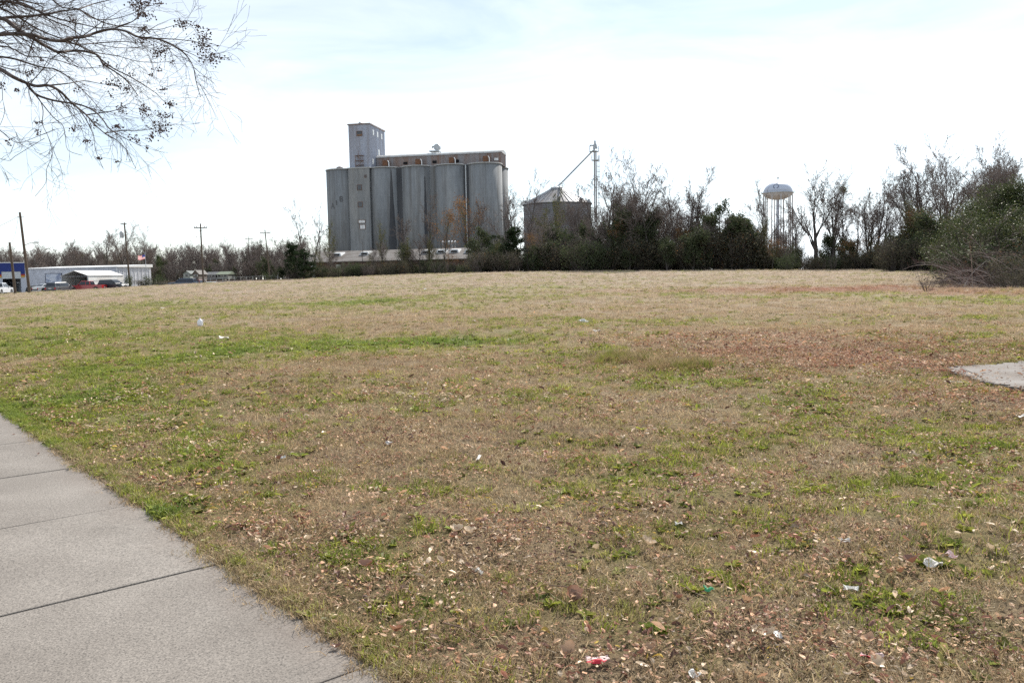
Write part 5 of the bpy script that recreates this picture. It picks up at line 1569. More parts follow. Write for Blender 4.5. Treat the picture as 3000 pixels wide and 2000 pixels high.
TL = [
 # left of and in front of the elevator
 ('bare_tree', 'bare_f', 905, 606, 165, 'pale bare tree left of the elevator, first of two', G1, .8),
 ('sapling', 'pole_e', 934, 592, 163, 'needle thin leafless sapling just left of the concrete bins', G1, .7),
 ('vine_tree', 'vine_a', 972, 640, 160, 'vine wrapped tree against the left edge of the elevator', G1, .55),
 ('bare_tree', 'bare_d', 880, 700, 158, 'small bare tree above the left cedar', G1, .9),
 ('sapling', 'pole_e', 1062, 690, 158, 'thin sapling in front of the stair panel of the elevator', G1, .7),
 ('vine_tree', 'vine_a', 1122, 645, 158, 'tree with olive vine clumps in front of the second bin', G1, .5),
 ('bare_tree', 'bare_a', 1180, 640, 160, 'pale twisted bare tree before the dark mould streaks', G1, .8),
 ('vine_tree', 'vine_a', 1190, 690, 152, 'low yellow green vine clump below the dark mould streaks', G1, .8),
 ('bare_tree', 'bare_b', 1256, 580, 160, 'tall pale bare tree in front of the middle concrete bin', G1, .8),
 ('vine_tree', 'vine_a', 1262, 680, 152, 'small tree with green vines at the foot of the tall pale tree', G1, .5),
 ('rusty_tree', 'vine_b', 1302, 612, 158, 'tree with thin rust brown leaves before the fourth bin', G1, .6),
 ('rusty_tree', 'vine_b', 1374, 575, 156, 'tallest rust brown leafed tree before the right hand bin', G1, .6),
 ('bare_tree', 'bare_a', 1400, 600, 158, 'bare tree spreading right of the tall rust leafed tree', G1, .8),
 ('vine_tree', 'ever_b', 1412, 672, 140, 'olive leafed bush tree at the right foot of the elevator', G2, 1.0),
 # around the round bin
 ('bare_tree', 'bare_f', 1536, 528, 150, 'bare tree between the elevator and the round bin', G1, .7),
 ('bare_tree', 'bare_d', 1510, 560, 152, 'leaning bare tree close behind the dark round cedar', G1, .8),
 ('vine_tree', 'vine_a', 1590, 600, 140, 'dark vine tree before the left half of the round bin', G1, .8),
 ('vine_tree', 'vine_a', 1636, 540, 142, 'vine covered tree reaching the peak of the round bin', G1, .5),
 ('bare_tree', 'bare_b', 1680, 590, 138, 'bare tree before the right half of the round bin', G1, .9),
 ('vine_tree', 'vine_a', 1728, 598, 136, 'ivy column at the right edge of the round bin', G1, .5),
 ('bare_tree', 'bare_f', 1770, 478, 134, 'tall bare tree rising right behind the bucket elevator mast', G1, .8),
 ('bare_tree', 'bare_a', 1800, 545, 126, 'bushy bare tree right of the bucket elevator mast', G1, .9),
 ('bare_tree', 'bare_b', 1835, 555, 124, 'narrow bare tree between two broad ones right of the mast', G1, .9),
 ('bare_tree', 'bare_c', 1880, 475, 122, 'tallest spreading bare tree between the mast and the water tower', G1, .8),
 ('bare_tree', 'bare_d', 1925, 565, 120, 'wide low bare tree leaning right beneath the tallest one', G1, 1.0),
 ('bare_tree', 'bare_f', 1995, 520, 124, 'twin stemmed bare tree at the left end of the evergreen clump', G1, .8),
 ('bare_tree', 'bare_b', 2022, 503, 126, 'upright bare tree standing above the left evergreen clump', G1, 1.0),
 ('bare_tree', 'bare_a', 2050, 560, 126, 'bare tree peeping over the evergreen clump', G1, .8),
 # water tower
 ('bare_tree', 'bare_d', 2215, 575, 124, 'faint bare tree just left of the water tower legs', G1, .8),
 ('bare_tree', 'bare_b', 2240, 535, 130, 'thin pale bare tree beside the left rim of the water tank', G1, .6),
 ('bare_tree', 'bare_c', 2388, 505, 118, 'large dark trunked bare tree right of the water tower', G1, .95),
 ('bare_tree', 'bare_c', 2440, 520, 116, 'second dark trunked bare tree right of the water tower', G1, .7),
 ('bare_tree', 'bare_b', 2468, 545, 116, 'bare tree with a round mistletoe ball near its top', G1, .7),
 ('bare_tree', 'bare_a', 2335, 625, 128, 'low bare tree in the gap under the water tower', G1, 1.0),
 ('bare_tree', 'bare_d', 2510, 585, 114, 'ragged low bare tree right of the mistletoe tree', G1, .9),
 ('bare_tree', 'bare_f', 2556, 515, 112, 'forked bare tree mid way between water tower and brush', G1, .8),
 ('bare_tree', 'bare_a', 2590, 560, 110, 'dense twiggy bare tree right of the forked one', G1, .8),
 # right
 ('bare_tree', 'bare_d', 2635, 540, 108, 'broad leaning bare tree left of the tallest right hand tree', G1, .9),
 ('bare_tree', 'bare_b', 2722, 425, 108, 'tallest bare tree above the right hand evergreens', G1, 1.0),
 ('bare_tree', 'bare_c', 2765, 445, 106, 'bare tree with arching limbs beside the tallest one', G1, .7),
 ('bare_tree', 'bare_a', 2690, 500, 106, 'twiggy bare tree in front of the tallest right hand tree', G1, .9),
 ('bare_tree', 'bare_f', 2880, 425, 92, 'pale bare tree rising behind the glossy evergreens', G1, .8),
 ('bare_tree', 'bare_b', 2925, 430, 92, 'slim bare tree behind the glossy evergreens, second from right', G1, .7),
 ('bare_tree', 'bare_a', 2965, 480, 90, 'rightmost bare tree at the edge of the view', G1, .8),
 ('bare_tree', 'bare_d', 2815, 520, 96, 'spreading bare tree just left of the glossy evergreens', G1, .9),
]
for i, (nm, key, px, py, Y, lab, grp, wd) in enumerate(TL):
    plant(nm, key, px, py, Y, lab, 'tree', grp, wide=wd * 1.2, seed=i)
# mistletoe ball hangs in its tree
mp = at(2470, 557, 115.5)
v, f = leaf_cloud([Vector((0, 0, 0))], 700, .16, .26, 5)
o = link('mistletoe', mesh_from(v, f, 'mistletoe', M_VINE), None, tuple(mp)); tag(o, 'round mistletoe ball high in a bare tree right of the water tower', 'plant')
EV = [
 ('cedar_tree', 'cedar', 862, 716, 148, 'dark pointed cedar at the left end of the warehouse', 1.1),
 ('cedar_tree', 'cedar', 890, 738, 144, 'lower dark cedar overlapping the warehouse wall', 1.2),
 ('shrub', 'ever_a', 820, 785, 147, 'small green shrub left of the pointed cedar', 1.1),
 ('cedar_tree', 'cedar', 1500, 672, 134, 'dark rounded cedar between elevator and round bin', 1.25),
 ('evergreen', 'ever_b', 1470, 720, 130, 'dark evergreen bush left of the rounded cedar', 1.1),
 ('evergreen', 'ever_a', 1588, 712, 128, 'dark evergreen bush in front of the round bin', 1.0),
 ('evergreen', 'ever_b', 2068, 640, 118, 'leftmost tall evergreen of the clump left of the water tower', .85),
 ('evergreen', 'ever_b', 2112, 596, 119, 'tallest ragged evergreen of the clump left of the water tower', .75),
 ('evergreen', 'ever_a', 2160, 640, 117, 'middle evergreen of the clump left of the water tower', .85),
 ('evergreen', 'ever_b', 2196, 650, 116, 'evergreen beside the brown vine bush left of the water tower', .8),
 ('vine_tree', 'vine_a', 2240, 625, 115, 'ivy covered trunk in front of the water tower legs', .4),
 ('evergreen', 'ever_a', 2030, 680, 114, 'low broad evergreen at the left of the clump', 1.0),
 ('rusty_tree', 'vine_b', 2262, 700, 112, 'small orange brown leafed tree below the water tower', .8),
 ('evergreen', 'ever_a', 1955, 700, 115, 'low olive evergreen right of the wide bare tree', .9),
 ('evergreen', 'ever_a', 2640, 672, 102, 'dark evergreen mass left of the brush heap', 1.0),
 ('evergreen', 'ever_b', 2700, 640, 100, 'evergreen with olive crown under the tallest bare tree', .9),
 ('evergreen', 'ever_a', 2760, 625, 88, 'dark evergreen just left of the glossy hollies', .9),
 ('evergreen', 'ever_b', 2600, 700, 104, 'low evergreen beneath the forked bare tree', 1.0),
 ('rusty_tree', 'vine_b', 2500, 700, 110, 'rust leafed understory tree between dark trunks', .9),
 ('vine_tree', 'ever_b', 1700, 715, 126, 'dark ivy bush under the right edge of the round bin', 1.0),
 ('vine_tree', 'ever_a', 1845, 735, 118, 'dark low bush beneath the narrow bare tree', 1.0),
]
for i, (nm, key, px, py, Y, lab, wd) in enumerate(EV):
    plant(nm, key, px, py, Y, lab, 'bush' if nm == 'shrub' else 'tree', G2, wide=wd * 1.35, seed=50 + i)
# glossy evergreens of the near right corner
for i, (key, px, py, Y, lab, wd) in enumerate([
    ('glossy_a', 2832, 590, 66, 'glossy evergreen at the left flank of the right corner', .9),
    ('glossy_a', 2905, 536, 64, 'tallest glossy evergreen of the right corner', .85),
    ('glossy_a', 2985, 540, 62, 'glossy evergreen cut by the right edge of the view', .95),
    ('glossy_b', 2870, 625, 58, 'bushy glossy evergreen in front of the tallest one', 1.0),
    ('glossy_b', 2950, 610, 56, 'glossy evergreen bush low in the right corner', 1.0),
    ('glossy_b', 2800, 690, 60, 'low glossy bush at the left foot of the right corner', 1.0),
    ('glossy_b', 3040, 600, 56, 'glossy evergreen bush just past the right edge', 1.0),
    ('brush_d', 2845, 735, 55, 'low dark leafy bush behind the canes at the left of the heap', 1.5),
    ('brush_d', 2915, 715, 53, 'low dark leafy bush behind the middle of the cane heap', 1.5),
    ('brush_b', 2985, 720, 52, 'low dull leafy bush behind the right of the cane heap', 1.5)]):
    plant('holly_tree', key, px, py, Y, lab, 'tree', 'glossy evergreens at the right', wide=wd * 1.3, seed=90 + i)
# heap of arching bare canes in front of them
M_CANE = plain('pale_grey_canes', (.34, .29, .265), .7, .35, 1.5)
def cane_heap():
    r = random.Random(8)
    stems, twigs = MB(), MB()
    for k in range(120):
        px = r.uniform(2815, 3080); Y = r.uniform(46, 55)
        b_ = at(px, 800, Y); gz_ = tz(b_.x, b_.y)
        p = Vector((b_.x, b_.y, gz_))
        az = r.gauss(math.pi, .55) if r.random() < .75 else r.uniform(0, 6.28)
        d = Vector((math.cos(az), math.sin(az) * .5, r.uniform(.3, 1.7))).normalized()
        L = r.uniform(1.8, 4.6); n = 10
        rad = r.choice((.010, .014, .02, .034))
        pts, rr = [p.copy()], [rad]
        for i in range(n):
            d = (d + Vector((r.gauss(0, .06), r.gauss(0, .06), -.12 + r.gauss(0, .05)))).normalized()
            p = p + d * L / n
            if p.z < tz(p.x, p.y) + .08: p.z = tz(p.x, p.y) + .08; d.z = abs(d.z) * .3
            pts.append(p.copy()); rr.append(rad * (1 - .75 * (i + 1) / n))
        stems.tube(pts, rr, 4, caps=False)
        for i in range(2, n):
            for _ in range(2):
                q = pts[i].copy(); dd = (pts[i] - pts[i - 1]).normalized()
                dd = (dd + Vector((r.gauss(0, .7), r.gauss(0, .7), r.gauss(.25, .5)))).normalized()
                l = r.uniform(.3, 1.1); tw = [q.copy()]
                for j in range(3):
                    dd = (dd + Vector((r.gauss(0, .15), r.gauss(0, .15), r.gauss(-.02, .12)))).normalized(); q = q + dd * l / 3; tw.append(q.copy())
                twigs.tube(tw, [.008, .006, .005, .003], 3, caps=False)
    o0 = at(2890, 800, 50); base = Vector((o0.x, o0.y, tz(o0.x, o0.y)))
    e = empty('brush_heap', tuple(base), 0, 'tangled heap of arching bare canes in front of the glossy evergreens', 'brush')
    for mb_, nm, mt in ((stems, 'canes', M_CANE), (twigs, 'twigs', M_TWIGR)):
        mb_.v = [tuple(Vector(p) - base) for p in mb_.v]
        mb_.build(nm, mt, e)
cane_heap()
# small weedy bushes at the foot of the heap
for i, (key, px, py, Y, lab) in enumerate([
    ('brush_c', 2762, 792, 50, 'reddish twiggy bush at the left foot of the cane heap'),
    ('brush_c', 2715, 835, 44, 'tiny dark weed clump standing in the field left of the cane heap'),
    ('brush_a', 2960, 800, 45, 'brown weedy bush at the right foot of the cane heap'),
    ('brush_c', 2900, 812, 47, 'low dry bush at the middle foot of the cane heap'),
    ('brush_a', 3010, 795, 46, 'brown weedy bush cut by the right edge of the view')]):
    plant('weed_bush', key, px, py, Y, lab, 'bush', 'weedy bushes by the cane heap', seed=130 + i, wide=1.1)
# bushes and vines by the parking lot
for i, (key, px, py, Y, lab, wd) in enumerate([
    ('brush_b', 418, 818, 150, 'weedy bush at the right corner of the metal building', 1.6),
    ('brush_d', 452, 806, 150, 'green bush left of the dark blue wagon', 1.5),
    ('brush_a', 485, 818, 148, 'reddish bush touching the dark blue wagon', 1.5),
    ('brush_d', 790, 798, 150, 'olive bush at the foot of the leaning far crossarm pole', 1.4),
    ('brush_d', 375, 806, 143, 'green vine clump climbing the transformer pole', .55)]):
    plant('bush', key, px, py, Y, lab, 'bush', 'bushes beyond the field on the left', seed=150 + i, wide=wd)
# a few trees that stand out of the far wood on the left
for i, (key, px, py, Y, lab, wd) in enumerate([
    ('bare_c', 358, 668, 235, 'large forked bare tree behind the transformer pole', 1.2),
    ('bare_a', 312, 688, 240, 'round bare tree left of the transformer pole', 1.2),
    ('bare_c', 424, 682, 238, 'bare tree with a rounded top above the flag', .9),
    ('bare_a', 222, 708, 250, 'bare tree above the carport ridge', 1.1),
    ('bare_d', 120, 712, 255, 'bare tree above the left end of the metal building', 1.2),
    ('bare_a', 815, 702, 300, 'rounded bare tree behind the far crossarm pole', 1.3)]):
    plant('wood_tree', key, px, py, Y, lab, 'tree', 'bare trees standing out of the far wood', seed=170 + i, wide=wd)
# ---------------------------------------------------------------- thickets and far wood: masses nobody could count
def flat_proto(key):
    """one mesh with trunk, crown and foliage for scattered masses"""
    d = TP[key]
    bm = bmesh.new()
    mats, out = [], bpy.data.meshes.new(key + '_mass')
    for m in [d['trunk'], d['crown']] + d['leaves']:
        n0 = len(bm.faces)
        bm.from_mesh(m)
        bm.faces.ensure_lookup_table()
        mats.append(m.materials[0])
        for f in bm.faces[n0:]: f.material_index = len(mats) - 1
    bm.to_mesh(out); bm.free()
    for m in mats: out.materials.append(m)
    return out
rng = np.random.default_rng(5)
def row(px0, px1, Y0, Y1, n):
    px = rng.uniform(px0, px1, n); Y = rng.uniform(Y0, Y1, n)
    pts = [at(p, 800, y) for p, y in zip(px, Y)]
    x = np.array([p.x for p in pts]); y = np.array([p.y for p in pts])
    return x, y, px
def thicket():
    K = ['brush_a', 'brush_b', 'brush_c', 'brush_d', 'ever_a', 'vine_a', 'bare_a', 'bare_d', 'pole_e', 'vine_b']
    pro = [flat_proto(k) for k in K]
    HH = np.array([TP[k]['H'] for k in K])
    low = [.20, .24, .34, .16, .06, 0, 0, 0, 0, 0]
    tall = [0, 0, .05, 0, .18, .20, .17, .17, .16, .07]
    X, Y, S, I = [], [], [], []
    def put(px0, px1, y0, y1, n, h0, h1, pr):
        x, y, px = row(px0, px1, y0, y1, n)
        k = vnoise(px / 45.0, px * 0, 3) * .9 + rng.random(n) * .4
        keep = k > .38
        i = rng.choice(10, n, p=pr)
        h = (h0 + (h1 - h0) * np.clip(rng.random(n) * .6 + vnoise(px / 30.0, px * 0 + 7, 4) * .6 - .1, 0, 1))
        X.append(x[keep]); Y.append(y[keep]); I.append(i[keep]); S.append((h / HH[i])[keep])
    put(850, 1440, 146, 163, 160, 1.2, 3.4, low); put(860, 1440, 150, 160, 34, 3.5, 8, tall)
    put(1400, 1720, 127, 142, 120, 1.6, 4.6, low); put(1420, 1740, 128, 146, 44, 4, 8.5, tall)
    put(1700, 2030, 119, 133, 120, 1.8, 5, low); put(1720, 2040, 120, 140, 70, 4, 9.5, tall)
    put(2010, 2225, 115, 127, 100, 2, 6, low); put(2020, 2215, 116, 130, 40, 4, 8.5, tall); put(2215, 2320, 115, 127, 40, 1.4, 4, low); put(2215, 2330, 118, 128, 9, 5, 9, [0, 0, 0, 0, 0, 0, .4, .4, .2, 0])
    put(2280, 2650, 107, 121, 110, .9, 3, low); put(2300, 2640, 110, 124, 16, 3, 6, tall)
    put(2600, 2800, 95, 107, 80, 1.8, 5.5, low); put(2610, 2830, 97, 112, 36, 4, 9, tall)
    put(2770, 3160, 60, 78, 50, 1.5, 4, low); put(2770, 3080, 46, 56, 26, .8, 2.2, low)
    bare = [0, 0, 0, 0, 0, 0, .5, .5, 0, 0]
    put(1740, 2070, 122, 145, 30, 8, 14, bare); put(2340, 2720, 112, 135, 13, 7, 12, bare); put(2640, 3000, 96, 120, 26, 9, 14, bare); put(1480, 1740, 150, 175, 14, 9, 15, bare)
    put(1380, 2780, 128, 136, 120, 1.2, 3.2, low)
    x, y, s, i = map(np.concatenate, (X, Y, S, I))
    n = len(x)
    rot = np.stack([rng.normal(0, .06, n), rng.normal(0, .06, n), rng.random(n) * 6.28], 1)
    scatter('thicket', pro, np.stack([x, y, terrain(x, y) - .1], 1), rot, s, i, None, 'tangled thicket of brush and saplings along the far edge of the field')
thicket()
def far_wood():
    K = ['bare_a', 'bare_b', 'bare_c', 'bare_d', 'brush_c', 'ever_b']
    pro = [flat_proto(k) for k in K]
    X, Y, S, I = [], [], [], []
    for px0, px1, y0, y1, n, h0, h1, pr in [(-350, 900, 280, 350, 360, 9.5, 15, [.3, .2, .2, .27, .0, .03]), (-350, 900, 268, 290, 420, 4, 8, [.2, .05, .1, .25, .3, .1]),
                                            (860, 1600, 300, 420, 120, 9, 14, [.3, .2, .2, .3, 0, 0]), (1600, 3300, 380, 560, 460, 5, 9, [.25, .15, .2, .2, 0, .2]), (2250, 3300, 230, 290, 60, 3, 4.5, [.3, .1, .1, .3, 0, .2])]:
        x, y, _ = row(px0, px1, y0, y1, n)
        i = rng.choice(6, n, p=np.array(pr) / sum(pr))
        h = rng.uniform(h0, h1, n)
        X.append(x); Y.append(y); I.append(i); S.append(h / np.array([TP[k]['H'] for k in K])[i])
    x, y, s, i = map(np.concatenate, (X, Y, S, I))
    n = len(x)
    rot = np.stack([np.zeros(n), np.zeros(n), rng.random(n) * 6.28], 1)
    scatter('far_wood', pro, np.stack([x, y, terrain(x, y) - .2], 1), rot, s, i, None, 'grey mass of leafless trees far behind the buildings')
far_wood()
# ================================================================ crape myrtle reaching in from the upper left
M_MYRT = plain('myrtle_bark', (.085, .062, .055), .8, .25, 8)
M_CAPS = plain('dry_seed_capsules', (.085, .05, .045), .8, .4, 20)
def myrtle():
    r = random.Random(21)
    base = Vector((-5.75, 6.35, 0)); base.z = tz(base.x, base.y)
    e = empty('crape_myrtle', tuple(base), 0, 'leafless crape myrtle branches with dark seed clusters reaching in from upper left', 'tree')
    S = 700 / 1829.0
    B = [
     ('a', [(-200, 110), (0, 140), (70, 170), (150, 235), (260, 300), (380, 370), (450, 400), (560, 390), (650, 395), (750, 425), (790, 490), (880, 550), (960, 610), (1020, 680), (1060, 740)], .030, 6.4, 5.9),
     ('b', [(-200, 300), (0, 265), (130, 262), (250, 270), (350, 300), (460, 315), (560, 290), (640, 285), (740, 250), (850, 225), (960, 240), (1060, 285), (1180, 295), (1280, 325), (1360, 370), (1430, 430), (1480, 515), (1500, 620), (1535, 745)], .026, 6.2, 5.4),
     ('c', [(-220, 430), (0, 530), (100, 590), (200, 635), (280, 660), (370, 655), (460, 700), (540, 780), (600, 830), (660, 880), (720, 950), (800, 1020), (860, 1060)], .026, 5.9, 5.2),
     ('d', [(200, 635), (270, 720), (390, 765), (500, 785), (620, 805), (720, 850), (790, 920), (830, 980), (920, 1040), (1000, 1080), (1080, 1120)], .014, 5.7, 5.0),
     ('e', [(-200, 40), (0, 15), (100, 20), (200, 50), (300, 90), (400, 130), (520, 165), (640, 190), (760, 215), (900, 200), (1000, 170)], .022, 6.8, 6.6),
     ('f', [(-200, 190), (0, 145), (120, 130), (240, 125), (380, 105), (480, 85), (600, 70), (720, 30), (840, 0), (980, -60)], .024, 6.6, 6.9),
     ('g', [(-180, 420), (0, 435), (120, 455), (230, 490), (340, 520), (420, 530), (520, 590), (620, 680), (700, 760), (760, 830), (840, 900)], .015, 6.3, 6.0),
     ('h', [(-150, 930), (0, 1000), (60, 1050), (120, 1090), (180, 1085), (300, 1040), (420, 990)], .007, 5.4, 5.2),
     ('i', [(200, 640), (300, 760), (330, 850), (325, 950), (370, 1050), (400, 1180), (355, 1300), (350, 1400), (270, 1500)], .006, 5.8, 5.3),
     ('j', [(250, 700), (400, 890), (480, 960), (500, 1050), (520, 1150), (630, 1190)], .006, 5.7, 5.5),
     ('k', [(560, 790), (650, 900), (720, 1050), (730, 1150), (790, 1290)], .006, 5.4, 5.3),
     ('l', [(800, 1020), (900, 1080), (960, 1140), (1040, 1290)], .005, 5.25, 5.1),
     ('m', [(-180, 0), (0, 60), (150, 140), (300, 230), (450, 290), (600, 350), (720, 400), (900, 430), (1050, 470), (1200, 480), (1300, 470)], .016, 6.9, 7.2),
     ('n', [(-100, -60), (100, 0), (250, 60), (380, 150), (520, 205), (600, 260), (720, 330), (860, 360), (1000, 370), (1150, 350)], .014, 7.2, 7.0),
     ('o', [(200, -120), (400, 0), (480, 60), (600, 70), (700, 140), (850, 150), (1000, 110), (1100, 60), (1180, 40)], .013, 7.0, 6.8),
     ('p', [(600, 70), (760, 160), (900, 200), (1050, 210), (1200, 230), (1350, 190), (1450, 160)], .010, 6.9, 6.5),
     ('q', [(740, 430), (860, 520), (980, 580), (1100, 650), (1200, 720), (1270, 790), (1350, 800)], .009, 6.0, 5.9),
     ('r', [(660, 880), (800, 860), (900, 840), (1000, 790), (1100, 830)], .007, 5.5, 5.6),
     ('s', [(800, 1020), (950, 1000), (1080, 1000), (1200, 980), (1300, 960)], .006, 5.2, 5.3),
     ('t', [(-150, 560), (0, 640), (20, 760), (35, 860), (0, 960)], .006, 5.6, 5.5),
     ('u', [(-150, 350), (60, 360), (200, 430), (330, 440), (470, 470), (620, 520), (740, 520), (860, 510)], .012, 6.5, 6.6),
     ('v', [(-200, -40), (60, -10), (240, 20), (330, 60), (320, 90), (420, 60), (560, 10), (660, -40)], .015, 6.9, 7.4),
     ('w', [(370, 655), (520, 640), (640, 620), (760, 640), (880, 660), (980, 690)], .008, 5.8, 6.2),
     ('x', [(460, 315), (600, 340), (760, 330), (900, 320), (1010, 325), (1120, 360), (1230, 400)], .009, 6.0, 6.1),
     ('y', [(850, 225), (960, 190), (1040, 150), (1080, 100), (1090, 20)], .008, 5.8, 6.0),
     ('z', [(1180, 295), (1300, 300), (1420, 310), (1520, 330), (1600, 420), (1720, 400)], .006, 5.5, 5.4),
     ('A', [(1360, 370), (1480, 420), (1560, 460), (1640, 450)], .005, 5.45, 5.3),
     ('B', [(1480, 515), (1560, 580), (1640, 640)], .004, 5.4, 5.3),
     ('C', [(-100, 1180), (60, 1230), (110, 1200), (240, 1120), (340, 1060)], .004, 5.3, 5.2),
    ]
    for k_ in range(6):
        y0 = r.uniform(-150, 480); sl = r.uniform(.1, .62)
        pts = [(-180, y0)]
        x_, y_ = -180, y0
        for _ in range(r.randint(5, 7)):
            x_ += r.uniform(70, 140); y_ += sl * 100 * r.uniform(.2, 1.3) + r.gauss(0, 18); pts.append((x_, y_))
        B.append(('+%d' % k_, pts, r.uniform(.006, .013), r.uniform(5.6, 7.2), r.uniform(5.3, 7.2)))
    lines = {}
    trunk = MB()
    forks = [Vector((-5.72, 6.4, 1.5)), Vector((-5.6, 6.3, 1.7)), Vector((-5.85, 6.2, 1.4))]
    for f_ in forks:
        trunk.tube([tuple(base + Vector((r.uniform(-.1, .1), r.uniform(-.1, .1), -.2)) - base), tuple((base.lerp(f_, .5) + Vector((r.uniform(-.06, .06), r.uniform(-.06, .06), 0))) - base), tuple(f_ - base)], [.075, .062, .052], 9)
    tw = MB(); caps = []
    def twig(p, d, L, rad, lev):
        n = 5 if lev == 0 else 4
        pts, rr, q, dd = [p.copy()], [rad], p.copy(), d.normalized()
        for i in range(n):
            dd = (dd + Vector((r.gauss(0, .11), r.gauss(0, .11), r.gauss(-.02, .10)))).normalized()
            q = q + dd * L / n; pts.append(q.copy()); rr.append(max(.0009, rad * (1 - .6 * (i + 1) / n)))
        tw.tube(pts, rr, 3, caps=False)
        if lev < 2:
            for _ in range(r.randint(1, 3)):
                i = r.randint(1, n)
                nd = (dd + Vector((r.gauss(0, .6), r.gauss(0, .5), r.gauss(0, .6)))).normalized()
                twig(pts[i], nd, L * r.uniform(.35, .65), rr[i] * .75, lev + 1)
    for key, pl, rad, Y0, Y1 in B:
        n = len(pl)
        P3 = [at(x * S, y * S, Y0 + (Y1 - Y0) * i / (n - 1) + (.0 if i == 0 else r.gauss(0, .06))) for i, (x, y) in enumerate(pl)]
        # round the polyline
        sm = []
        for i in range(n - 1):
            p0, p1, p2, p3 = P3[max(i - 1, 0)], P3[i], P3[i + 1], P3[min(i + 2, n - 1)]
            for k in range(3):
                t = k / 3
                sm.append(.5 * ((2 * p1) + (p2 - p0) * t + (2 * p0 - 5 * p1 + 4 * p2 - p3) * t * t + (3 * p1 - p0 - 3 * p2 + p3) * t ** 3))
        sm.append(P3[-1])
        if pl[0][0] < 0 or key in 'o':
            f_ = forks[r.randrange(3)]
            st = P3[0]
            mid = f_.lerp(st, .5) + Vector((-.12, 0, .28))
            sm = [f_, f_.lerp(mid, .6), mid, mid.lerp(st, .6)] + sm
        m_ = len(sm)
        rr = [max(.0016, .68 * rad * (1 - .88 * (i / (m_ - 1)) ** .8)) for i in range(m_)]
        MB().tube([tuple(p - base) for p in sm], rr, 6, caps=False).build('branch', M_MYRT, e)
        vis = [i for i in range(4, m_ - 1)]
        cnt = int(len(vis) * (.8 if rad > .008 else .45))
        for _ in range(cnt):
            i = r.choice(vis)
            ax = (sm[i + 1] - sm[i]).normalized()
            nd = (ax * .9 + Vector((r.gauss(.1, .45), r.gauss(0, .45), r.gauss(-.08, .45)))).normalized()
            twig(sm[i], nd, r.uniform(.12, .38), max(.0013, rr[i] * .4), 0)
    tw.v = [tuple(Vector(p) - base) for p in tw.v]
    tw.build('twigs', M_MYRT, e)['kind'] = 'stuff'
    C = [(1060, 30, 85, 55, 60), (1080, 110, 50, 35, 26), (1100, 220, 45, 35, 24), (1400, 190, 60, 45, 26), (1520, 200, 28, 20, 8), (1560, 330, 80, 90, 70), (1630, 450, 85, 45, 46), (1230, 395, 90, 60, 42), (1090, 310, 60, 30, 16),
         (870, 640, 85, 50, 30), (960, 680, 50, 30, 12), (1240, 690, 50, 30, 10), (1310, 800, 42, 22, 18), (1110, 850, 42, 60, 30), (1220, 900, 70, 60, 20), (1290, 890, 40, 30, 14), (1240, 990, 70, 60, 40), (1160, 1050, 30, 30, 10), (930, 840, 48, 40, 20),
         (230, 560, 48, 24, 18), (245, 380, 20, 14, 6), (560, 990, 40, 36, 16), (650, 1080, 36, 14, 9), (300, 940, 34, 16, 8), (290, 1010, 24, 20, 7), (60, 1090, 34, 26, 8), (720, 940, 42, 36, 12), (900, 970, 36, 24, 12), (1040, 1070, 66, 44, 18),
         (1130, 1140, 12, 18, 5), (130, 690, 20, 20, 8), (20, 660, 18, 30, 8), (750, 1210, 24, 10, 5), (900, 1240, 26, 10, 4), (600, 690, 36, 24, 7), (850, 740, 18, 14, 5), (320, 460, 18, 12, 5), (820, 500, 60, 24, 12), (1220, 20, 60, 25, 14), (1210, 540, 40, 20, 8),
         (1150, 130, 40, 40, 10), (1180, 570, 30, 14, 5), (1330, 470, 20, 10, 3), (180, 95, 12, 10, 3), (560, 150, 24, 14, 6), (1000, 570, 30, 12, 5)]
    cap = MB().lathe([(.0022, -.0062), (.0052, -.0035), (.0060, .0008), (.0040, .0045), (.0015, .0066)], 7)
    for cx, cy, sx, sy, n in C:
        n = int(n * 1.7)
        Y = 5.9 + r.uniform(-.5, .3)
        ctr = at(cx * S, cy * S, Y)
        mb_ = MB()
        stalk = MB()
        root = at((cx - sx * .5) * S, (cy) * S, Y + .02)
        for _ in range(n):
            p = at((cx + r.gauss(0, sx * .55)) * S, (cy + r.gauss(0, sy * .55)) * S, Y + r.gauss(0, .07))
            E = Euler((r.uniform(-1, 1), r.uniform(-1, 1), r.uniform(0, 6))).to_matrix()
            s = r.uniform(.5, 1.0)
            mb_.add([tuple((E @ Vector(q)) * s + p - base) for q in cap.v], cap.f)
            if r.random() < .55:
                h_ = p.lerp(root, r.uniform(.2, .6)) + Vector((r.gauss(0, .012), r.gauss(0, .02), r.gauss(0, .012)))
                stalk.tube([tuple(p - base), tuple(p.lerp(h_, .5) + Vector((0, 0, .005)) - base), tuple(h_ - base)], [.0012, .0012, .0014], 3, caps=False)
        o = mb_.build('seed_cluster', M_CAPS, e); o['kind'] = 'stuff'
        stalk.build('stalk', M_MYRT, o)['kind'] = 'stuff'
myrtle()

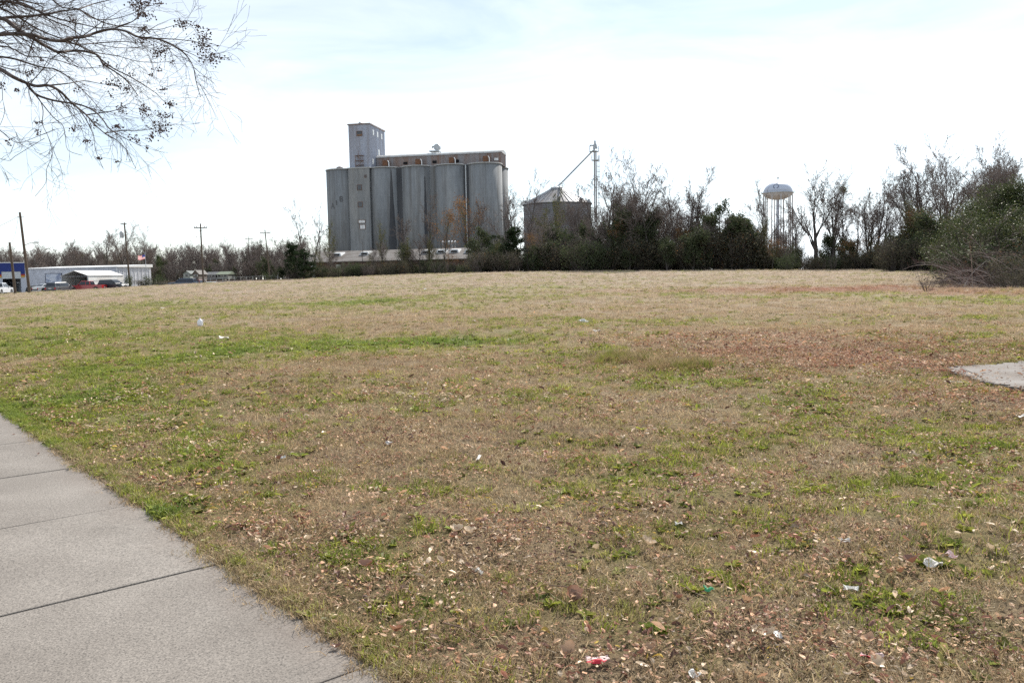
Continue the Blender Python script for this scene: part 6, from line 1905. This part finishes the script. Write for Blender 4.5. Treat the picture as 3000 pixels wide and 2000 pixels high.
# ================================================================ single larger dead leaves
def big_leaves():
    r = random.Random(33)
    protos = []
    for k in range(5):
        rr = np.random.default_rng(60 + k)
        L = .085 + .010 * k
        v, f = leaf_shape(L, L * (.30 + .03 * k), rr.uniform(.3, 1.2), rr.uniform(.2, .8), rr, lobes=(0 if k < 2 else .55))
        mb = MB().add(v, f).tube([(-L * .5, 0, v[1][2]), (-L * .72, .004, v[1][2] + .006), (-L * .85, .002, v[1][2] + .012)], .0011, 3)
        protos.append(mb)
    mats = [foliage('big_dead_leaf_%d' % i, a, b, .25, .06) for i, (a, b) in enumerate([((.30, .15, .09), (.38, .19, .12)), ((.44, .27, .16), (.50, .31, .19)), ((.19, .09, .06), (.25, .12, .08)), ((.58, .43, .29), (.64, .50, .35))])]
    meshes = [[p.mesh('fallen_leaf', m, True) for m in mats] for p in protos]
    n = 0
    spots = [(1750, 1628), (1880, 1985), (1380, 1580), (1075, 1690), (905, 1600), (2560, 1985), (2540, 1915), (2910, 1620), (540, 1240), (2210, 1870), (1395, 1345), (1480, 1385), (870, 1360), (2655, 1560), (1985, 1780), (1160, 1870), (2640, 1700), (705, 1560), (2190, 1790), (1815, 1370)]
    while len(spots) < 56:
        y = 1215 + 780 * r.random() ** 1.2
        x = r.uniform(0, 3000)
        spots.append((x, y))
    for (px, py) in spots:
        p = ground(px, py)
        if on_walk(np.array([p.x]), np.array([p.y]), .05)[0]: continue
        m = meshes[r.randrange(5)][r.choices(range(4), [.3, .3, .15, .25])[0]]
        o = link('fallen_leaf', m, None, (p.x, p.y, p.z + r.uniform(.015, .035)))
        o.rotation_euler = (r.gauss(0, .28), r.gauss(0, .28), r.uniform(0, 6.28))
        s = r.uniform(.4, .85); o.scale = (s, s, s)
        tag(o, 'large curled dead leaf lying singly on the foreground grass', 'leaf', 'large single dead leaves in the foreground')
    # three strays on the concrete
    for i, (px, py, lab) in enumerate([(40, 1272, 'tiny dark leaf lying on the far sidewalk slab'), (112, 1330, 'small leaf lying on the second visible sidewalk slab'), (985, 1895, 'thin curled leaf at the sidewalk edge low in the view')]):
        d = ray(px, py); p = EYE + d * ((.03 - EYE.z) / d.z)
        o = link('fallen_leaf', meshes[i][2], None, (p.x, p.y, .030)); o.scale = (.4, .35, .35); o.rotation_euler = (0, 0, i * 1.7)
        tag(o, lab, 'leaf')
big_leaves()

# ================================================================ litter
M_PAP = plain('white_paper', (.74, .71, .66), .7, .04, 8); M_PLA = plain('white_plastic', (.80, .80, .83), .35, .04, 8)
M_CLR = plain('cloudy_plastic', (.58, .57, .55), .25, .1, 8); M_REDP = plain('red_print', (.55, .03, .05), .4, .2, 12)
M_PINK = plain('faded_pink_paper', (.70, .52, .50), .7, .1, 12); M_GRNP = plain('green_wrapper_film', (.06, .30, .14), .35, .2, 10)
def crumple(name, px, py, w, d, mat, label, cat='litter', lift=.03, fold=.3, rz=0, seed=0, tilt=(0, 0), n=7, mat2=None, z_scale=1.0):
    r = random.Random(seed + px)
    p = ground(px, py); w *= .72; d *= .72; lift *= .6
    bm = bmesh.new()
    bmesh.ops.create_grid(bm, x_segments=n, y_segments=n, size=.5)
    for v in bm.verts:
        x, y = v.co.x, v.co.y
        z = fold * (.55 * math.sin(x * 5 + seed) * math.cos(y * 4 + seed * 2) + .5 * abs(x) ** 1.5) + r.gauss(0, .035)
        v.co = Vector((x * w + r.gauss(0, .03) * w, y * d + r.gauss(0, .03) * d, z * min(w, d) * z_scale))
    me = bpy.data.meshes.new(name); bm.to_mesh(me); bm.free()
    me.materials.append(mat)
    if mat2:
        me.materials.append(mat2)
        for f in me.polygons:
            if f.center.y < -d * .12: f.material_index = 1
    o = link(name, me, None, (p.x, p.y, p.z + lift))
    so = o.modifiers.new('thickness', 'SOLIDIFY'); so.thickness = .0015
    o.rotation_euler = (tilt[0] * .3, tilt[1], rz)
    return tag(o, label, cat, 'litter in the field')
# white jug lying far left
p = ground(587, 957)
e = empty('plastic_jug', (p.x, p.y, p.z + .02), .4, 'white plastic jug lying in the field at the left', 'jug', 'litter in the field')
sc_ = 1.0
MB().lathe([(.05, 0), (.085, .012), (.09, .05), (.09, .16), (.07, .20), (.03, .235), (.022, .25), (.022, .27)], 18).build('body', M_PLA, e, (0, 0, 0), smooth=True)
MB().tube([(.085, 0, .15), (.125, 0, .15), (.125, 0, .21), (.05, 0, .22)], .011, 6).build('handle', M_PLA, e)
MB().lathe([(.026, 0), (.026, .022)], 12, (0, 0, .27)).build('cap', M_PINK, e)
e.scale = (sc_, sc_, sc_)
crumple('paper_sheet', 657, 993, .34, .17, M_PAP, 'folded white paper propped in the grass right of the jug', lift=.07, fold=.25, rz=.5, seed=1, tilt=(.7, .1))
crumple('paper_sheet', 1712, 945, .42, .26, M_CLR, 'creased pale sheet standing up in the middle of the field', lift=.06, fold=.4, rz=-.2, seed=2, tilt=(.6, .2))
crumple('paper_scrap', 1748, 972, .30, .16, M_PAP, 'white scrap just right below the creased pale sheet', lift=.05, fold=.4, rz=.3, seed=3, tilt=(.4, 0))
crumple('paper_scrap', 1245, 849, .30, .25, M_PAP, 'small white scrap near the far middle of the field', lift=.09, fold=.3, seed=4, tilt=(.8, 0))
crumple('paper_scrap', 476, 905, .25, .2, M_PAP, 'tiny white scrap in the field left of centre', lift=.07, fold=.3, seed=5, tilt=(.7, 0))
crumple('paper_scrap', 1386, 943, .24, .14, M_PAP, 'small white scrap left of the creased pale sheet', lift=.05, fold=.3, rz=.4, seed=6, tilt=(.6, 0))
crumple('paper_strip', 1403, 1352, .035, .12, M_PAP, 'narrow white strip standing in the grass near the middle', lift=.05, fold=.3, rz=-.3, seed=7, tilt=(.9, 0))
crumple('plastic_scrap', 822, 1350, .11, .07, M_CLR, 'cloudy plastic scrap near the left foreground grass', lift=.05, fold=.5, rz=.5, seed=8, tilt=(.4, 0))
crumple('plastic_scrap', 1141, 1306, .09, .07, M_CLR, 'pale plastic scrap right behind the cloudy one', lift=.05, fold=.5, rz=.2, seed=9, tilt=(.4, 0))
crumple('paper_cup_piece', 1402, 1690, .055, .05, M_PAP, 'crushed white paper bit in the central foreground', lift=.05, fold=.8, rz=.8, seed=10, tilt=(.5, .2))
crumple('carton_flap', 1752, 1955, .125, .06, M_PINK, 'torn carton flap with a bright red edge at the bottom', lift=.045, fold=.25, rz=.05, seed=11, tilt=(.35, 0), mat2=M_REDP)
crumple('red_wrapper', 2552, 1958, .11, .05, M_PINK, 'shiny red and white wrapper at the bottom right', lift=.05, fold=.6, rz=-.4, seed=12, tilt=(.35, 0), mat2=M_REDP)
crumple('green_wrapper', 2076, 1755, .06, .05, M_GRNP, 'small green wrapper in the right foreground', lift=.06, fold=.6, rz=.3, seed=13, tilt=(.6, 0))
crumple('paper_scrap', 2492, 1755, .09, .05, M_PAP, 'crumpled white scrap right of the green wrapper', lift=.055, fold=.7, rz=-.3, seed=14, tilt=(.4, 0))
crumple('tissue', 2733, 1666, .12, .07, M_PAP, 'white torn tissue lying at the right', lift=.05, fold=.6, rz=-.5, seed=15, tilt=(.4, 0))
crumple('tissue', 2782, 1648, .09, .06, M_PINK, 'pinkish torn paper beside the white tissue', lift=.055, fold=.9, rz=.4, seed=16, tilt=(.5, 0))
crumple('white_disc', 2281, 1888, .055, .06, M_CLR, 'pale rounded plastic flake in the right foreground', lift=.06, fold=.15, rz=.2, seed=17, tilt=(1.0, .2))
crumple('paper_scrap', 2995, 1233, .14, .1, M_PAP, 'white scrap at the right edge of the view', lift=.05, fold=.5, seed=18, tilt=(.6, 0))
crumple('paper_scrap', 2474, 1602, .08, .05, M_PAP, 'small white scrap above the crumpled one at the right', lift=.05, fold=.6, seed=19, tilt=(.5, 0))
crumple('paper_scrap', 1988, 1555, .06, .04, M_PAP, 'tiny white flake in the middle right grass', lift=.045, fold=.5, seed=20, tilt=(.5, 0))
crumple('paper_scrap', 2035, 1995, .06, .05, M_PAP, 'white scrap at the bottom edge right of the carton flap', lift=.045, fold=.5, seed=21, tilt=(.5, 0))
crumple('wood_splinter', 2805, 1125, .46, .05, plain('bleached_wood', (.66, .60, .54), .8, .15, 8), 'bleached stick lying on the leaves by the old pavement', 'stick', lift=.05, fold=.1, rz=-.5, seed=22, n=5)
# sticks
M_STK = plain('dry_stick', (.22, .14, .10), .85, .3, 10)
for i, (a_, b_, lab) in enumerate([((1610, 1753), (1705, 1764), 'pair partner stick, upper thin twig lying in the foreground'), ((1615, 1760), (1690, 1772), 'lower thin twig lying just under the other one'),
                                   ((1075, 1530), (960, 1575), 'thin pale twig lying in the left foreground grass'), ((1300, 1875), (1400, 1905), 'pale flat stick near the bottom middle')]):
    p, q = ground(*a_), ground(*b_)
    p.z += .055; q.z += .05
    o = MB().tube([(0, 0, 0), tuple((q - p) * .5 + Vector((0, .004, .006))), tuple(q - p)], [.0035, .003, .002], 5).build('twig', M_STK, None, tuple(p))
    tag(o, lab, 'stick', 'twigs in the grass')
